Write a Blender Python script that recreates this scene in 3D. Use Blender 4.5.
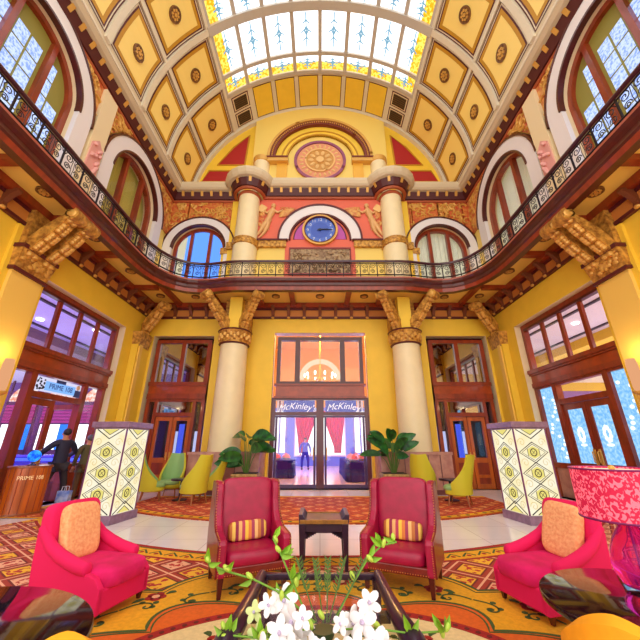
import bpy, bmesh, math, random
from mathutils import Vector, Matrix
random.seed(7)
for o in list(bpy.data.objects): bpy.data.objects.remove(o, do_unlink=True)
SC = bpy.context.scene
COL = SC.collection
PI = math.pi
# ------------------------------------------------------------------ camera, world, main lights, exposure
cam_d = bpy.data.cameras.new('camera'); cam = bpy.data.objects.new('camera', cam_d); COL.objects.link(cam)
cam_d.sensor_width = 36; cam_d.lens = 325/640*36; cam_d.clip_start = .05; cam_d.clip_end = 200
cam.location = (0, 0, 1.45); cam.rotation_euler = (PI/2+math.atan(125/325), 0, 0)
SC.camera = cam
W = bpy.data.worlds.new('world'); SC.world = W; W.use_nodes = True
bg = W.node_tree.nodes['Background']; bg.inputs[0].default_value = (1, .96, .9, 1); bg.inputs[1].default_value = 1.6
def area(name, loc, size, power, color=(1, 1, 1), rot=(0, 0, 0)):
    l = bpy.data.lights.new(name, 'AREA'); l.shape = 'RECTANGLE'; l.size, l.size_y = size; l.energy = power; l.color = color
    o = bpy.data.objects.new(name, l); COL.objects.link(o); o.location = loc; o.rotation_euler = rot; return o
def point(name, loc, power, color=(1, 1, 1), r=.15):
    l = bpy.data.lights.new(name, 'POINT'); l.energy = power; l.color = color; l.shadow_soft_size = r
    o = bpy.data.objects.new(name, l); COL.objects.link(o); o.location = loc; return o
area('shop_lights', (-14, 10, 4.6), (10, 10), 900, (.62, .5, 1))
area('entrance_lights', (14, 10, 4.6), (10, 10), 700, (.9, .85, 1))
area('dining_lights', (0, 21, 7.3), (8, 12), 160, (.5, .45, .8))
point('dining_blue_fill_left', (-3.6, 20, 2.9), 520, (.3, .38, 1), .08)  # blue fill light added to tint the room, no visible fixture
point('dining_blue_fill_right', (3.6, 20, 2.9), 520, (.3, .38, 1), .08)  # matching added blue fill, no visible fixture
point('left_sconce_glow', (-6.62, 6.85, 3.35), 7, (1, .75, .4), .06)
point('right_sconce_glow', (6.62, 6.85, 3.35), 7, (1, .75, .4), .06)
point('dining_chandelier_glow', (0, 15.2, 6.4), 520, (1, .5, .1), .12)
SC.view_settings.view_transform = 'Standard'; SC.view_settings.look = 'None'
SC.view_settings.gamma = 1; SC.view_settings.use_curve_mapping = False
SC.view_settings.exposure = 0.5
# ------------------------------------------------------------------ materials
MATS = {}
def S(r, g, b):   # sRGB 0..255 -> linear
    f = lambda c: (c/255/12.92 if c/255 <= .04045 else ((c/255+.055)/1.055)**2.4)
    return (f(r), f(g), f(b), 1)
def mat(name, col, rough=.5, metal=0, emit=0, ecol=None, noise=0, scale=8, bump=0, coat=0, trans=0, sheen=0, col2=None, stretch=None):
    if name in MATS: return MATS[name]
    m = bpy.data.materials.new(name); m.use_nodes = True; nt = m.node_tree; b = nt.nodes['Principled BSDF']
    b.inputs['Base Color'].default_value = col; b.inputs['Roughness'].default_value = rough; b.inputs['Metallic'].default_value = metal
    if emit: b.inputs['Emission Color'].default_value = ecol or col; b.inputs['Emission Strength'].default_value = emit
    if coat: b.inputs['Coat Weight'].default_value = coat; b.inputs['Coat Roughness'].default_value = .08
    if trans: b.inputs['Transmission Weight'].default_value = trans
    if sheen: b.inputs['Sheen Weight'].default_value = sheen
    if noise or bump:
        tc = nt.nodes.new('ShaderNodeTexCoord'); n = nt.nodes.new('ShaderNodeTexNoise'); n.inputs['Scale'].default_value = scale; n.inputs['Detail'].default_value = 4
        if stretch:
            mp = nt.nodes.new('ShaderNodeMapping'); mp.inputs['Scale'].default_value = stretch
            nt.links.new(tc.outputs['Object'], mp.inputs['Vector']); nt.links.new(mp.outputs[0], n.inputs['Vector'])
        else: nt.links.new(tc.outputs['Object'], n.inputs['Vector'])
        if noise:
            c2 = col2 or tuple(c*(1-noise) for c in col[:3])+(1,)
            r = nt.nodes.new('ShaderNodeValToRGB'); r.color_ramp.elements[0].position = .35; r.color_ramp.elements[1].position = .65
            r.color_ramp.elements[0].color = c2; r.color_ramp.elements[1].color = col
            nt.links.new(n.outputs[0], r.inputs[0]); nt.links.new(r.outputs[0], b.inputs['Base Color'])
        if bump:
            bp = nt.nodes.new('ShaderNodeBump'); bp.inputs['Strength'].default_value = bump; bp.inputs['Distance'].default_value = .03
            nt.links.new(n.outputs[0], bp.inputs['Height']); nt.links.new(bp.outputs[0], b.inputs['Normal'])
    MATS[name] = m; return m
def glass(name, tint=(1, 1, 1, 1), refl=.15, rough=0.0):
    if name in MATS: return MATS[name]
    m = bpy.data.materials.new(name); m.use_nodes = True; nt = m.node_tree; nt.nodes.clear()
    o = nt.nodes.new('ShaderNodeOutputMaterial'); mx = nt.nodes.new('ShaderNodeMixShader'); t = nt.nodes.new('ShaderNodeBsdfTransparent'); g = nt.nodes.new('ShaderNodeBsdfGlossy')
    t.inputs[0].default_value = tint; g.inputs['Roughness'].default_value = rough; mx.inputs[0].default_value = refl
    nt.links.new(t.outputs[0], mx.inputs[1]); nt.links.new(g.outputs[0], mx.inputs[2]); nt.links.new(mx.outputs[0], o.inputs[0])
    MATS[name] = m; return m
def emat(name, col, strength, col2=None, scale=6, lo=.4, hi=.6):
    if name in MATS: return MATS[name]
    m = bpy.data.materials.new(name); m.use_nodes = True; nt = m.node_tree; nt.nodes.clear()
    o = nt.nodes.new('ShaderNodeOutputMaterial'); e = nt.nodes.new('ShaderNodeEmission'); e.inputs[0].default_value = col; e.inputs[1].default_value = strength
    if col2:
        tc = nt.nodes.new('ShaderNodeTexCoord'); n = nt.nodes.new('ShaderNodeTexNoise'); n.inputs['Scale'].default_value = scale; n.inputs['Detail'].default_value = 3
        r = nt.nodes.new('ShaderNodeValToRGB'); r.color_ramp.elements[0].position = lo; r.color_ramp.elements[1].position = hi
        r.color_ramp.elements[0].color = col2; r.color_ramp.elements[1].color = col
        nt.links.new(tc.outputs['Object'], n.inputs['Vector']); nt.links.new(n.outputs[0], r.inputs[0]); nt.links.new(r.outputs[0], e.inputs[0])
    nt.links.new(e.outputs[0], o.inputs[0]); MATS[name] = m; return m
def lattice(name, k, cA, cB, cline, cmot, rough=.9, lw=.14, rot=45):
    """woven carpet lattice: diamonds of two colours between bands, a small motif in each diamond"""
    m = bpy.data.materials.new(name); m.use_nodes = True; nt = m.node_tree; N = nt.nodes.new; Lk = nt.links.new
    b = nt.nodes['Principled BSDF']; b.inputs['Roughness'].default_value = rough
    tc = N('ShaderNodeTexCoord'); mp = N('ShaderNodeMapping'); mp.inputs['Rotation'].default_value = (0, 0, math.radians(rot)); mp.inputs['Scale'].default_value = (k, k, k)
    Lk(tc.outputs['Object'], mp.inputs['Vector']); sp = N('ShaderNodeSeparateXYZ'); Lk(mp.outputs[0], sp.inputs[0])
    def M(op, a, bb=None):
        n = N('ShaderNodeMath'); n.operation = op
        for i, x in enumerate((a, bb)):
            if x is None: continue
            if isinstance(x, (int, float)): n.inputs[i].default_value = x
            else: Lk(x, n.inputs[i])
        return n.outputs[0]
    fx, fy = M('FRACT', sp.outputs[0]), M('FRACT', sp.outputs[1])
    ax, ay = M('ABSOLUTE', M('SUBTRACT', fx, .5)), M('ABSOLUTE', M('SUBTRACT', fy, .5))
    mxv = M('MAXIMUM', ax, ay); line = M('GREATER_THAN', mxv, .5-lw)
    thin = M('MULTIPLY', M('GREATER_THAN', mxv, .5-lw-.05), M('LESS_THAN', mxv, .5-lw))
    thin2 = M('GREATER_THAN', mxv, .5-.03)
    chk = M('MODULO', M('ABSOLUTE', M('FLOOR', sp.outputs[0])), 2.0)
    nz = N('ShaderNodeTexNoise'); nz.inputs['Scale'].default_value = k*5.5; nz.inputs['Detail'].default_value = 2; Lk(tc.outputs['Object'], nz.inputs['Vector'])
    mot = M('MULTIPLY', M('GREATER_THAN', nz.outputs[0], .54), M('LESS_THAN', mxv, .27))
    def mix(f, c1, c2):
        n = N('ShaderNodeMix'); n.data_type = 'RGBA'; Lk(f, n.inputs[0])
        for i, x in ((6, c1), (7, c2)):
            if isinstance(x, tuple): n.inputs[i].default_value = x
            else: Lk(x, n.inputs[i])
        return n.outputs[2]
    c = mix(chk, cA, cB); c = mix(mot, c, cmot); c = mix(line, c, cline); c = mix(thin, c, (cline[0]*.45, cline[1]*.4, cline[2]*.5, 1)); c = mix(thin2, c, cB)
    Lk(c, b.inputs['Base Color']); MATS[name] = m; return m
def tiles(name, c1, c2, grout, w=.9):
    m = bpy.data.materials.new(name); m.use_nodes = True; nt = m.node_tree; N = nt.nodes.new; Lk = nt.links.new
    b = nt.nodes['Principled BSDF']; b.inputs['Roughness'].default_value = .16
    tc = N('ShaderNodeTexCoord'); br = N('ShaderNodeTexBrick'); br.offset = 0; br.inputs['Scale'].default_value = 1; br.inputs['Brick Width'].default_value = w; br.inputs['Row Height'].default_value = w
    br.inputs['Mortar Size'].default_value = .006; br.inputs['Color1'].default_value = c1; br.inputs['Color2'].default_value = c2; br.inputs['Mortar'].default_value = grout
    nz = N('ShaderNodeTexNoise'); nz.inputs['Scale'].default_value = 3; nz.inputs['Detail'].default_value = 8
    mx = N('ShaderNodeMix'); mx.data_type = 'RGBA'; mx.blend_type = 'MULTIPLY'; mx.inputs[0].default_value = .12
    Lk(tc.outputs['Object'], br.inputs['Vector']); Lk(tc.outputs['Object'], nz.inputs['Vector']); Lk(br.outputs[0], mx.inputs[6]); Lk(nz.outputs[0], mx.inputs[7]); Lk(mx.outputs[2], b.inputs['Base Color'])
    MATS[name] = m; return m
yellow = mat('yellow_wall', S(250, 206, 60), .55, noise=.06, scale=2)
yellow2 = mat('pale_yellow', S(246, 214, 110), .55)
ochre = mat('ochre', S(196, 140, 22), .55)
creamw = mat('cream_paint', S(236, 214, 170), .5)
cream = mat('cream_column', S(246, 226, 178), .4, noise=.05, scale=3)
white = mat('white_trim', S(236, 228, 226), .5)
wood = mat('mahogany', S(156, 56, 24), .32, noise=.35, scale=6, stretch=(1, 1, .25), coat=.3)
woodd = mat('dark_mahogany', S(88, 26, 20), .35, noise=.3, scale=6, coat=.3)
woodo = mat('orange_oak', S(206, 98, 24), .32, noise=.4, scale=5, stretch=(1, 1, .12), coat=.4)
gold = mat('gilt', S(226, 170, 74), .45, metal=.2, noise=.55, scale=9, bump=.9, col2=S(150, 96, 36))
goldp = mat('gilt_plain', S(222, 168, 80), .4, metal=.25)
brown = mat('rosette_brown', S(134, 84, 34), .5, noise=.4, scale=14, bump=.6)
maroon = mat('maroon', S(92, 24, 28), .5)
red = mat('red_panel', S(176, 30, 30), .6)
salmon = mat('salmon', S(232, 110, 84), .6)
purple = mat('purple_panel', S(190, 84, 170), .6)
reliefm = mat('relief', S(232, 182, 96), .5, noise=.75, scale=5, bump=1, col2=S(196, 78, 40))
reliefl = mat('relief_pale', S(236, 190, 120), .5)
stone = mat('stone_relief', S(190, 160, 120), .6, noise=.5, scale=9, bump=1, col2=S(120, 86, 60))
iron = mat('wrought_iron', S(38, 26, 34), .4, metal=.5)
pmarble = mat('pink_marble', S(206, 150, 132), .25, noise=.3, scale=3, col2=S(176, 118, 108))
clear = glass('clear_glass', refl=.045)
mirror = glass('reflecting_glass', tint=(.5, .45, .42, 1), refl=.6)
leather = mat('red_leather', S(172, 8, 64), .42, noise=.2, scale=10, bump=.06, coat=.06)
leatherb = mat('brown_red_leather', S(132, 30, 26), .32, noise=.3, scale=10, bump=.08, coat=.3)
nail = mat('brass_nail', S(210, 150, 80), .3, metal=.8)
darkw = mat('ebony_purple', S(46, 14, 46), .3, coat=.15)
pink = mat('pink_velvet', S(228, 12, 108), .85, noise=.2, scale=5, col2=S(204, 8, 84))
pinks = mat('pink_velvet_side', S(228, 10, 92), .85)
peach = mat('peach_pillow', S(255, 192, 134), .85, noise=.25, scale=38, bump=.4, col2=S(244, 160, 106))
chart = mat('chartreuse', S(206, 196, 40), .6)
sage = mat('sage_green', S(150, 190, 120), .6)
tan = mat('tan_wood', S(160, 96, 50), .4)
orangef = mat('orange_fabric', S(250, 166, 12), .75, noise=.08, scale=20)
black = mat('black_lacquer', S(22, 8, 22), .06, coat=.3)
leafm = mat('leaf_green', S(46, 124, 44), .4, noise=.5, scale=6, col2=S(10, 60, 26))
leafl = mat('leaf_light', S(150, 200, 50), .45, noise=.3, scale=8)
petal = mat('white_petal', S(250, 246, 250), .6)
petalg = mat('pale_green_petal', S(222, 236, 160), .6)
soil = mat('soil', S(60, 40, 26), .9)
basket = mat('planter_gold', S(196, 160, 96), .6, noise=.5, scale=12, bump=.8)
# ------------------------------------------------------------------ mesh builder
class MB:
    def __init__(s, xf=None): s.v = []; s.f = []; s.m = []; s.sm = []; s.xf = xf
    def add(s, vs, fs, mi=0, smooth=False):
        n = len(s.v)
        for p in vs: s.v.append(tuple(s.xf(*p)) if s.xf else tuple(p))
        for f in fs: s.f.append([i+n for i in f]); s.m.append(mi); s.sm.append(smooth)
        return s
    def box(s, x0, x1, y0, y1, z0, z1, mi=0):
        return s.add([(x, y, z) for z in (z0, z1) for y in (y0, y1) for x in (x0, x1)],
              [(0, 2, 3, 1), (4, 5, 7, 6), (0, 1, 5, 4), (2, 6, 7, 3), (0, 4, 6, 2), (1, 3, 7, 5)], mi)
    def hexa(s, bot, top, mi=0):
        return s.add(list(bot)+list(top), [(3, 2, 1, 0), (4, 5, 6, 7), (0, 1, 5, 4), (1, 2, 6, 5), (2, 3, 7, 6), (3, 0, 4, 7)], mi)
    def prism(s, pts, fn, a, b, mi=0, smooth=False):      # pts 2D outline, fn(p,q,t)->xyz, from t=a to t=b
        n = len(pts); vs = [fn(p, q, a) for p, q in pts]+[fn(p, q, b) for p, q in pts]
        s.add(vs, [tuple(range(n)), tuple(range(2*n-1, n-1, -1))], mi)
        return s.add(vs, [(i, i+n, (i+1) % n+n, (i+1) % n) for i in range(n)], mi, smooth)
    def tube(s, path, r, n=8, mi=0, closed=False, cap=True, flat=1.0):
        P = [Vector(p) for p in path]; N = len(P); rr = r if isinstance(r, (list, tuple)) else [r]*N
        vs = []; up = Vector((0, 0, 1)); pu = None
        for i, p in enumerate(P):
            a = P[i-1] if (i > 0 or closed) else P[i]; b = P[(i+1) % N] if (i < N-1 or closed) else P[i]
            t = (b-a).normalized() if (b-a).length > 1e-9 else up
            if pu is None: u = t.cross(Vector((0, 0, 1)) if abs(t.z) < .9 else Vector((1, 0, 0))).normalized()
            else:
                u = pu-t*pu.dot(t); u = u.normalized() if u.length > 1e-6 else t.orthogonal().normalized()
            pu = u; w = t.cross(u)
            for k in range(n):
                an = 2*PI*k/n; vs.append(p+u*math.cos(an)*rr[i]+w*math.sin(an)*rr[i]*flat)
        fs = []
        for i in range(N if closed else N-1):
            j = (i+1) % N
            for k in range(n): fs.append((i*n+k, i*n+(k+1) % n, j*n+(k+1) % n, j*n+k))
        s.add(vs, fs, mi, True)
        if cap and not closed: s.add(vs[:n], [tuple(range(n-1, -1, -1))], mi); s.add(vs[-n:], [tuple(range(n))], mi)
        return s
    def lathe(s, prof, n=24, c=(0, 0, 0), mi=0, a0=0, a1=2*PI, smooth=True):
        full = abs(a1-a0-2*PI) < 1e-6; k = n if full else n+1; vs = []
        for r, z in prof:
            for i in range(k):
                a = a0+(a1-a0)*i/n; vs.append((c[0]+r*math.cos(a), c[1]+r*math.sin(a), c[2]+z))
        fs = []
        for j in range(len(prof)-1):
            for i in range(n): fs.append((j*k+i, j*k+(i+1) % k, (j+1)*k+(i+1) % k, (j+1)*k+i))
        return s.add(vs, fs, mi, smooth)
    def ell(s, c, r, n=12, mi=0, e=1.0, rot=None):        # superellipsoid; e<1 gives a rounded box
        vs = []; fs = []; m = max(4, n//2); pw = lambda x: math.copysign(abs(x)**e, x)
        R = rot or Matrix.Identity(3); C = Vector(c)
        for j in range(m+1):
            ph = -PI/2+PI*j/m
            for i in range(n):
                th = 2*PI*i/n; q = Vector((r[0]*pw(math.cos(ph))*pw(math.cos(th)), r[1]*pw(math.cos(ph))*pw(math.sin(th)), r[2]*pw(math.sin(ph))))
                vs.append(C+R@q)
        for j in range(m):
            for i in range(n): fs.append((j*n+i, j*n+(i+1) % n, (j+1)*n+(i+1) % n, (j+1)*n+i))
        return s.add(vs, fs, mi, True)
    def ring(s, c, r0, r1, a0, a1, fn, d0, d1, n=32, mi=0):   # flat arched band in plane fn(u,z,d)
        for i in range(n):
            t0, t1 = a0+(a1-a0)*i/n, a0+(a1-a0)*(i+1)/n
            P = lambda r, t, d: fn(c[0]+r*math.cos(t), c[1]+r*math.sin(t), d)
            s.hexa([P(r0, t0, d0), P(r1, t0, d0), P(r1, t1, d0), P(r0, t1, d0)], [P(r0, t0, d1), P(r1, t0, d1), P(r1, t1, d1), P(r0, t1, d1)], mi)
        return s
    def disc(s, c, r, fn, d0, d1, n=32, mi=0):
        return s.prism([(c[0]+r*math.cos(2*PI*i/n), c[1]+r*math.sin(2*PI*i/n)) for i in range(n)], fn, d0, d1, mi)
    def ribbon(s, pts, w, fn, d, mi=0, closed=False, th=.004):
        P = [Vector((p[0], p[1])) for p in pts]; N = len(P); L = []; R = []
        for i in range(N):
            a = P[i-1] if (i > 0 or closed) else P[i]; b = P[(i+1) % N] if (i < N-1 or closed) else P[i]
            t = (b-a).normalized() if (b-a).length > 1e-9 else Vector((1, 0)); n = Vector((-t.y, t.x)); ww = w[i] if isinstance(w, list) else w
            L.append(P[i]+n*ww/2); R.append(P[i]-n*ww/2)
        for i in range(N if closed else N-1):
            j = (i+1) % N; q = [L[i], R[i], R[j], L[j]]
            s.hexa([fn(x.x, x.y, d) for x in q], [fn(x.x, x.y, d+th) for x in q], mi)
        return s
    def build(s, name, mats, parent=None, bevel=0, sub=0, loc=None, rot=None, normals=True):
        me = bpy.data.meshes.new(name); me.from_pydata(s.v, [], s.f)
        for m in (mats if isinstance(mats, (list, tuple)) else [mats]): me.materials.append(m)
        me.polygons.foreach_set('material_index', s.m); me.polygons.foreach_set('use_smooth', s.sm)
        if normals:
            bm = bmesh.new(); bm.from_mesh(me); bmesh.ops.remove_doubles(bm, verts=bm.verts, dist=1e-5); bmesh.ops.recalc_face_normals(bm, faces=bm.faces); bm.to_mesh(me); bm.free()
        if any(s.sm): me.set_sharp_from_angle(angle=math.radians(42))
        me.update()
        o = bpy.data.objects.new(name, me); COL.objects.link(o)
        if parent is not None: o.parent = parent
        if loc: o.location = loc
        if rot: o.rotation_euler = rot
        if bevel: b = o.modifiers.new('Bevel', 'BEVEL'); b.width = bevel; b.segments = 2; b.limit_method = 'ANGLE'
        if sub: b = o.modifiers.new('Subdivision', 'SUBSURF'); b.levels = sub; b.render_levels = sub
        return o
def tag(o, label=None, cat=None, group=None, kind=None):
    if label: o['label'] = label
    if cat: o['category'] = cat
    if group: o['group'] = group
    if kind: o['kind'] = kind
    return o
def thing(name, label, cat, loc=(0, 0, 0), rz=0, group=None, kind=None):
    o = bpy.data.objects.new(name, None); o.empty_display_size = .1; COL.objects.link(o)
    o.location = loc; o.rotation_euler = (0, 0, rz); return tag(o, label, cat, group, kind)
def struct(o, label=None, cat=None): return tag(o, label, cat, kind='structure')
def kids(o): return [c for c in COL.objects if c.parent == o]
def dup(o, parent=None):
    c = o.copy(); COL.objects.link(c)
    if parent is not None: c.parent = parent
    for k in kids(o): dup(k, c)
    return c
def text(body, name, size, m, parent, fn, ext=.004, shear=0, center=True, bend=0):
    cu = bpy.data.curves.new('lettering', 'FONT'); cu.body = body; cu.size = size; cu.extrude = ext; cu.shear = shear
    cu.align_x = 'CENTER' if center else 'LEFT'; cu.align_y = 'CENTER'
    t = bpy.data.objects.new('lettering', cu); COL.objects.link(t); dg = bpy.context.evaluated_depsgraph_get(); dg.update()
    me = bpy.data.meshes.new_from_object(t.evaluated_get(dg)); bpy.data.objects.remove(t, do_unlink=True)
    for v in me.vertices: v.co = fn(v.co.x, v.co.y-bend*v.co.x*v.co.x, v.co.z)
    me.name = name; me.materials.clear(); me.materials.append(m)
    o = bpy.data.objects.new(name, me); COL.objects.link(o); o.parent = parent; return o
XL, YB = 7.1, 12.6
fL = lambda u, z, d: (-XL-d, u, z)      # left wall, d = depth into the wall
fR = lambda u, z, d: (XL+d, u, z)
fB = lambda u, z, d: (u, YB+d, z)
SIDE = {'left': fL, 'right': fR, 'back': fB}
def wall(mb, fn, u0, u1, z0, z1, holes, th, mi=0, rv=1, nseg=24):
    """wall slab between u0..u1, z0..z1 with holes: (ua,ub,za,zb) or (ua,ub,za,spring,'arch'); rv = material of the reveals"""
    holes = sorted(holes, key=lambda h: h[0]); u = u0
    def q(a, b, c, d):
        if b-a > 1e-6 and d-c > 1e-6:
            mb.add([fn(a, c, 0), fn(b, c, 0), fn(b, d, 0), fn(a, d, 0)], [(0, 1, 2, 3)], mi); mb.add([fn(a, c, th), fn(b, c, th), fn(b, d, th), fn(a, d, th)], [(0, 1, 2, 3)], mi)
    def rev(P): 
        for a, b in zip(P, P[1:]): mb.add([fn(*a, 0), fn(*b, 0), fn(*b, th), fn(*a, th)], [(0, 1, 2, 3)], rv)
    for h in holes:
        ua, ub, za = h[:3]; q(u, ua, z0, z1); q(ua, ub, z0, za)
        if len(h) == 5:
            sp = h[3]; r = (ub-ua)/2; c = (ua+ub)/2; pts = [(c-r*math.cos(PI*i/nseg), sp+r*math.sin(PI*i/nseg)) for i in range(nseg+1)]
            for (a, b), (a2, b2) in zip(pts, pts[1:]):
                for d in (0, th): mb.add([fn(a, b, d), fn(a2, b2, d), fn(a2, z1, d), fn(a, z1, d)], [(0, 1, 2, 3)], mi)
            rev([(ua, za)]+pts+[(ub, za), (ua, za)])
        else:
            zb = h[3]; q(ua, ub, zb, z1); rev([(ua, za), (ua, zb), (ub, zb), (ub, za), (ua, za)])
        u = ub
    q(u, u1, z0, z1)
def sweep(mb, prof, path, mi=0, closedp=True, mids=None):
    """sweep a closed (d,z) profile along a plan path; d is the offset to the left-hand side of the path"""
    P = [Vector(p) for p in path]; N = len(P); n = len(prof); vs = []
    for i in range(N):
        a = P[max(0, i-1)]; b = P[min(N-1, i+1)]
        t0 = (P[i]-a).normalized() if i > 0 else (b-P[i]).normalized(); t1 = (b-P[i]).normalized() if i < N-1 else t0
        n0 = Vector((-t0.y, t0.x)); n1 = Vector((-t1.y, t1.x)); m = (n0+n1); m = m.normalized() if m.length > 1e-6 else n0
        k = 1/max(.35, m.dot(n0))
        for d, z in prof: vs.append((P[i].x+m.x*d*k, P[i].y+m.y*d*k, z))
    for i in range(N-1):
        for j in range(n if closedp else n-1):
            jj = (j+1) % n; mb.add([vs[i*n+j], vs[i*n+jj], vs[(i+1)*n+jj], vs[(i+1)*n+j]], [(0, 1, 2, 3)], mids[j] if mids else mi)
    if closedp:
        mb.add(vs[:n], [tuple(range(n))], mids[0] if mids else mi); mb.add(vs[-n:], [tuple(range(n))], mids[0] if mids else mi)
    return mb
# ------------------------------------------------------------------ setting: floor, walls, ceiling
floor = MB(); floor.box(-18, 18, -3, 33, -.3, 0); struct(floor.build('floor', tiles('marble_floor', S(253, 246, 250), S(248, 240, 246), S(206, 190, 200))), 'pale mauve marble floor of the hall', 'floor')
Z_COR = 13.1
ARCH = [(.3, 10.45), (5.1, 10.45), (9.85, 10.3)]
for side in ('left', 'right'):
    fn = SIDE[side]; m = MB()
    wall(m, fn, -2, YB+.3, 0, 7.1, [(7.45, 11.2, 0, 5.48), (1.9, 5.75, 0, 5.48)], .45)
    wall(m, fn, -2, YB+.3, 7.1, Z_COR, [(y-1.5, y+1.5, 7.2, z, 'arch') for y, z in ARCH], .45, mi=2)
    struct(m.build('wall_'+side, [yellow, creamw, yellow2]), side+' yellow wall of the hall with tall openings and arched windows', 'wall')
m = MB()
wall(m, fB, -XL, XL, 0, 7.1, [(-6.75, -4.3, 0, 5.6), (-1.85, 1.85, 0, 5.73), (4.3, 6.75, 0, 5.6)], .4)
wall(m, fB, -XL, XL, 7.1, Z_COR, [(-5.5-1.2, -5.5+1.2, 7.2, 9.75, 'arch'), (5.5-1.2, 5.5+1.2, 7.2, 9.75, 'arch')], .4, mi=2)
struct(m.build('wall_back', [yellow, creamw, yellow2]), 'back yellow wall of the hall with the central doorway and clock', 'wall')
# end wall under the vault
VR, VZ = 6.55, 13.0
def vault(a, r=VR): return (r*math.sin(a), VZ+r*math.cos(a))    # a = angle from the crown
YE = 13.2; fE = lambda u, z, d: (u, YE+d, z)
m = MB(); pts = [vault(-PI/2+PI*i/40, VR+.1) for i in range(41)]
m.prism(pts, fE, 0, .3, 0); m.box(-7.2, 7.2, 12.55, 13.3, 12.95, 13.1, 3)
d = -.02
for sx in (-1, 1):
    for q in ([(-6.15, 14.2), (-5.85, 14.95), (-4.0, 14.95), (-4.05, 14.2)], [(-5.45, 15.35), (-4.7, 16.6), (-3.9, 17.5), (-4.0, 15.35)]):
        q = [(sx*x, z) for x, z in q]; m.prism(q, fE, d, 0, 1)
        m.ribbon(q, .09, fE, d-.02, 2, closed=True, th=.04)
struct(m.build('wall_end_arch', [yellow, red, ochre, creamw]), 'end wall under the vault with red panels in yellow surrounds', 'wall')
# ------------------------------------------------------------------ ceiling: barrel vault with coffers
ceil = MB(); n = 48
def vq(mb, a0, a1, y0, y1, r, mi, k=6, thick=0):
    for i in range(k):
        b0, b1 = a0+(a1-a0)*i/k, a0+(a1-a0)*(i+1)/k
        P = lambda a, y, rr: (vault(a, rr)[0], y, vault(a, rr)[1])
        if thick: mb.hexa([P(b0, y0, r), P(b1, y0, r), P(b1, y1, r), P(b0, y1, r)], [P(b0, y0, r+thick), P(b1, y0, r+thick), P(b1, y1, r+thick), P(b0, y1, r+thick)], mi)
        else: mb.add([P(b0, y0, r), P(b1, y0, r), P(b1, y1, r), P(b0, y1, r)], [(0, 1, 2, 3)], mi)
D = math.radians; SKY = D(45)
YR = [13.05, 10.5, 8.35, 6.2, 4.05, 1.9, -.25]
for sx in (-1, 1):
    vq(ceil, sx*SKY, sx*D(91), -2, YE, VR, 0, 16, .25)
vq(ceil, -SKY, SKY, 11.1, YE, VR, 0, 24, .25)
for y in YR[1:]:                                          # transverse ribs on the flanks
    for sx in (-1, 1):
        vq(ceil, sx*SKY, sx*D(90), y-.11, y+.11, VR-.1, 0, 14, .12)
vq(ceil, -PI/2, PI/2, 12.98, 13.2, VR-.14, 0, 44, .16)
for sx in (-1, 1):
    for a in (46, 68): vq(ceil, sx*D(a-.6), sx*D(a+.6), -2, YE, VR-.08, 0, 2, .1)
ceiling = struct(ceil.build('ceiling', [mat('rib_cream', S(226, 212, 184), .5)]), 'cream barrel vault with yellow coffers and a stained glass skylight', 'ceiling')
def rosette(parent, c, r, tdir, ndir, m=brown, name='rosette'):
    """round carved boss, facing ndir"""
    nrm = Vector(ndir).normalized(); t = Vector(tdir).normalized(); w = nrm.cross(t)
    f = lambda p, q, dd: Vector(c)+t*p+w*q+nrm*dd
    mb = MB(); mb.disc((0, 0), r, f, 0, .025, 24, 0); mb.ring((0, 0), r*.8, r, 0, 2*PI, f, .02, .05, 24, 0)
    for i in range(8):
        a = 2*PI*i/8; mb.disc((r*.52*math.cos(a), r*.52*math.sin(a)), r*.17, f, .02, .06, 8, 1)
    mb.disc((0, 0), r*.24, f, .02, .08, 12, 1)
    return mb.build(name, [m, goldp], parent)
def coffer(a0, a1, y0, y1, ros=True, k=5):
    mb = MB(); s = 1 if a1 > a0 else -1; g = .13/VR*s
    vq(mb, a0, a1, y0, y1, VR-.012, 0, k)
    vq(mb, a0+g*.3, a1-g*.3, y0+.045, y1-.045, VR-.02, 1, k); vq(mb, a0+g*.68, a1-g*.68, y0+.09, y1-.09, VR-.028, 0, k)
    vq(mb, a0+1.12*g, a1-1.12*g, y0+.145, y1-.145, VR-.036, 2, k); vq(mb, a0+2.2*g, a1-2.2*g, y0+.27, y1-.27, VR-.044, 3, k)
    o = mb.build('coffer', [maroon, mat('rib_cream', S(226, 212, 184), .5), ochre, mat('coffer_yellow', S(255, 220, 120), .55)], ceiling, normals=False)
    if ros:
        am, ym = (a0+a1)/2, (y0+y1)/2; x, z = vault(am, VR-.05)
        rosette(o, (x, ym, z), .27, (0, 1, 0), (-math.sin(am), 0, -math.cos(am)))
for i in range(6):
    y1, y0 = YR[i]-.12, YR[i+1]+.12
    for sx in (-1, 1):
        coffer(sx*D(46.8), sx*D(67.3), y0, y1); coffer(sx*D(68.7), sx*D(88.8), y0, y1)
for i in range(6):
    a0 = D(-33)+D(66)*i/6; mb = MB()
    for k, (g, mi) in enumerate(((0, 0), (.035, 1))):
        vq(mb, a0+D(.9)+g/VR, a0+D(11)-D(.9)-g/VR, 11.27+g, 12.92-g, VR-.012-.008*k, mi, 3)
    mb.build('coffer', [maroon, yellow], ceiling, normals=False)
grm = mat('grille_dark', S(58, 40, 22), .6)
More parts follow.
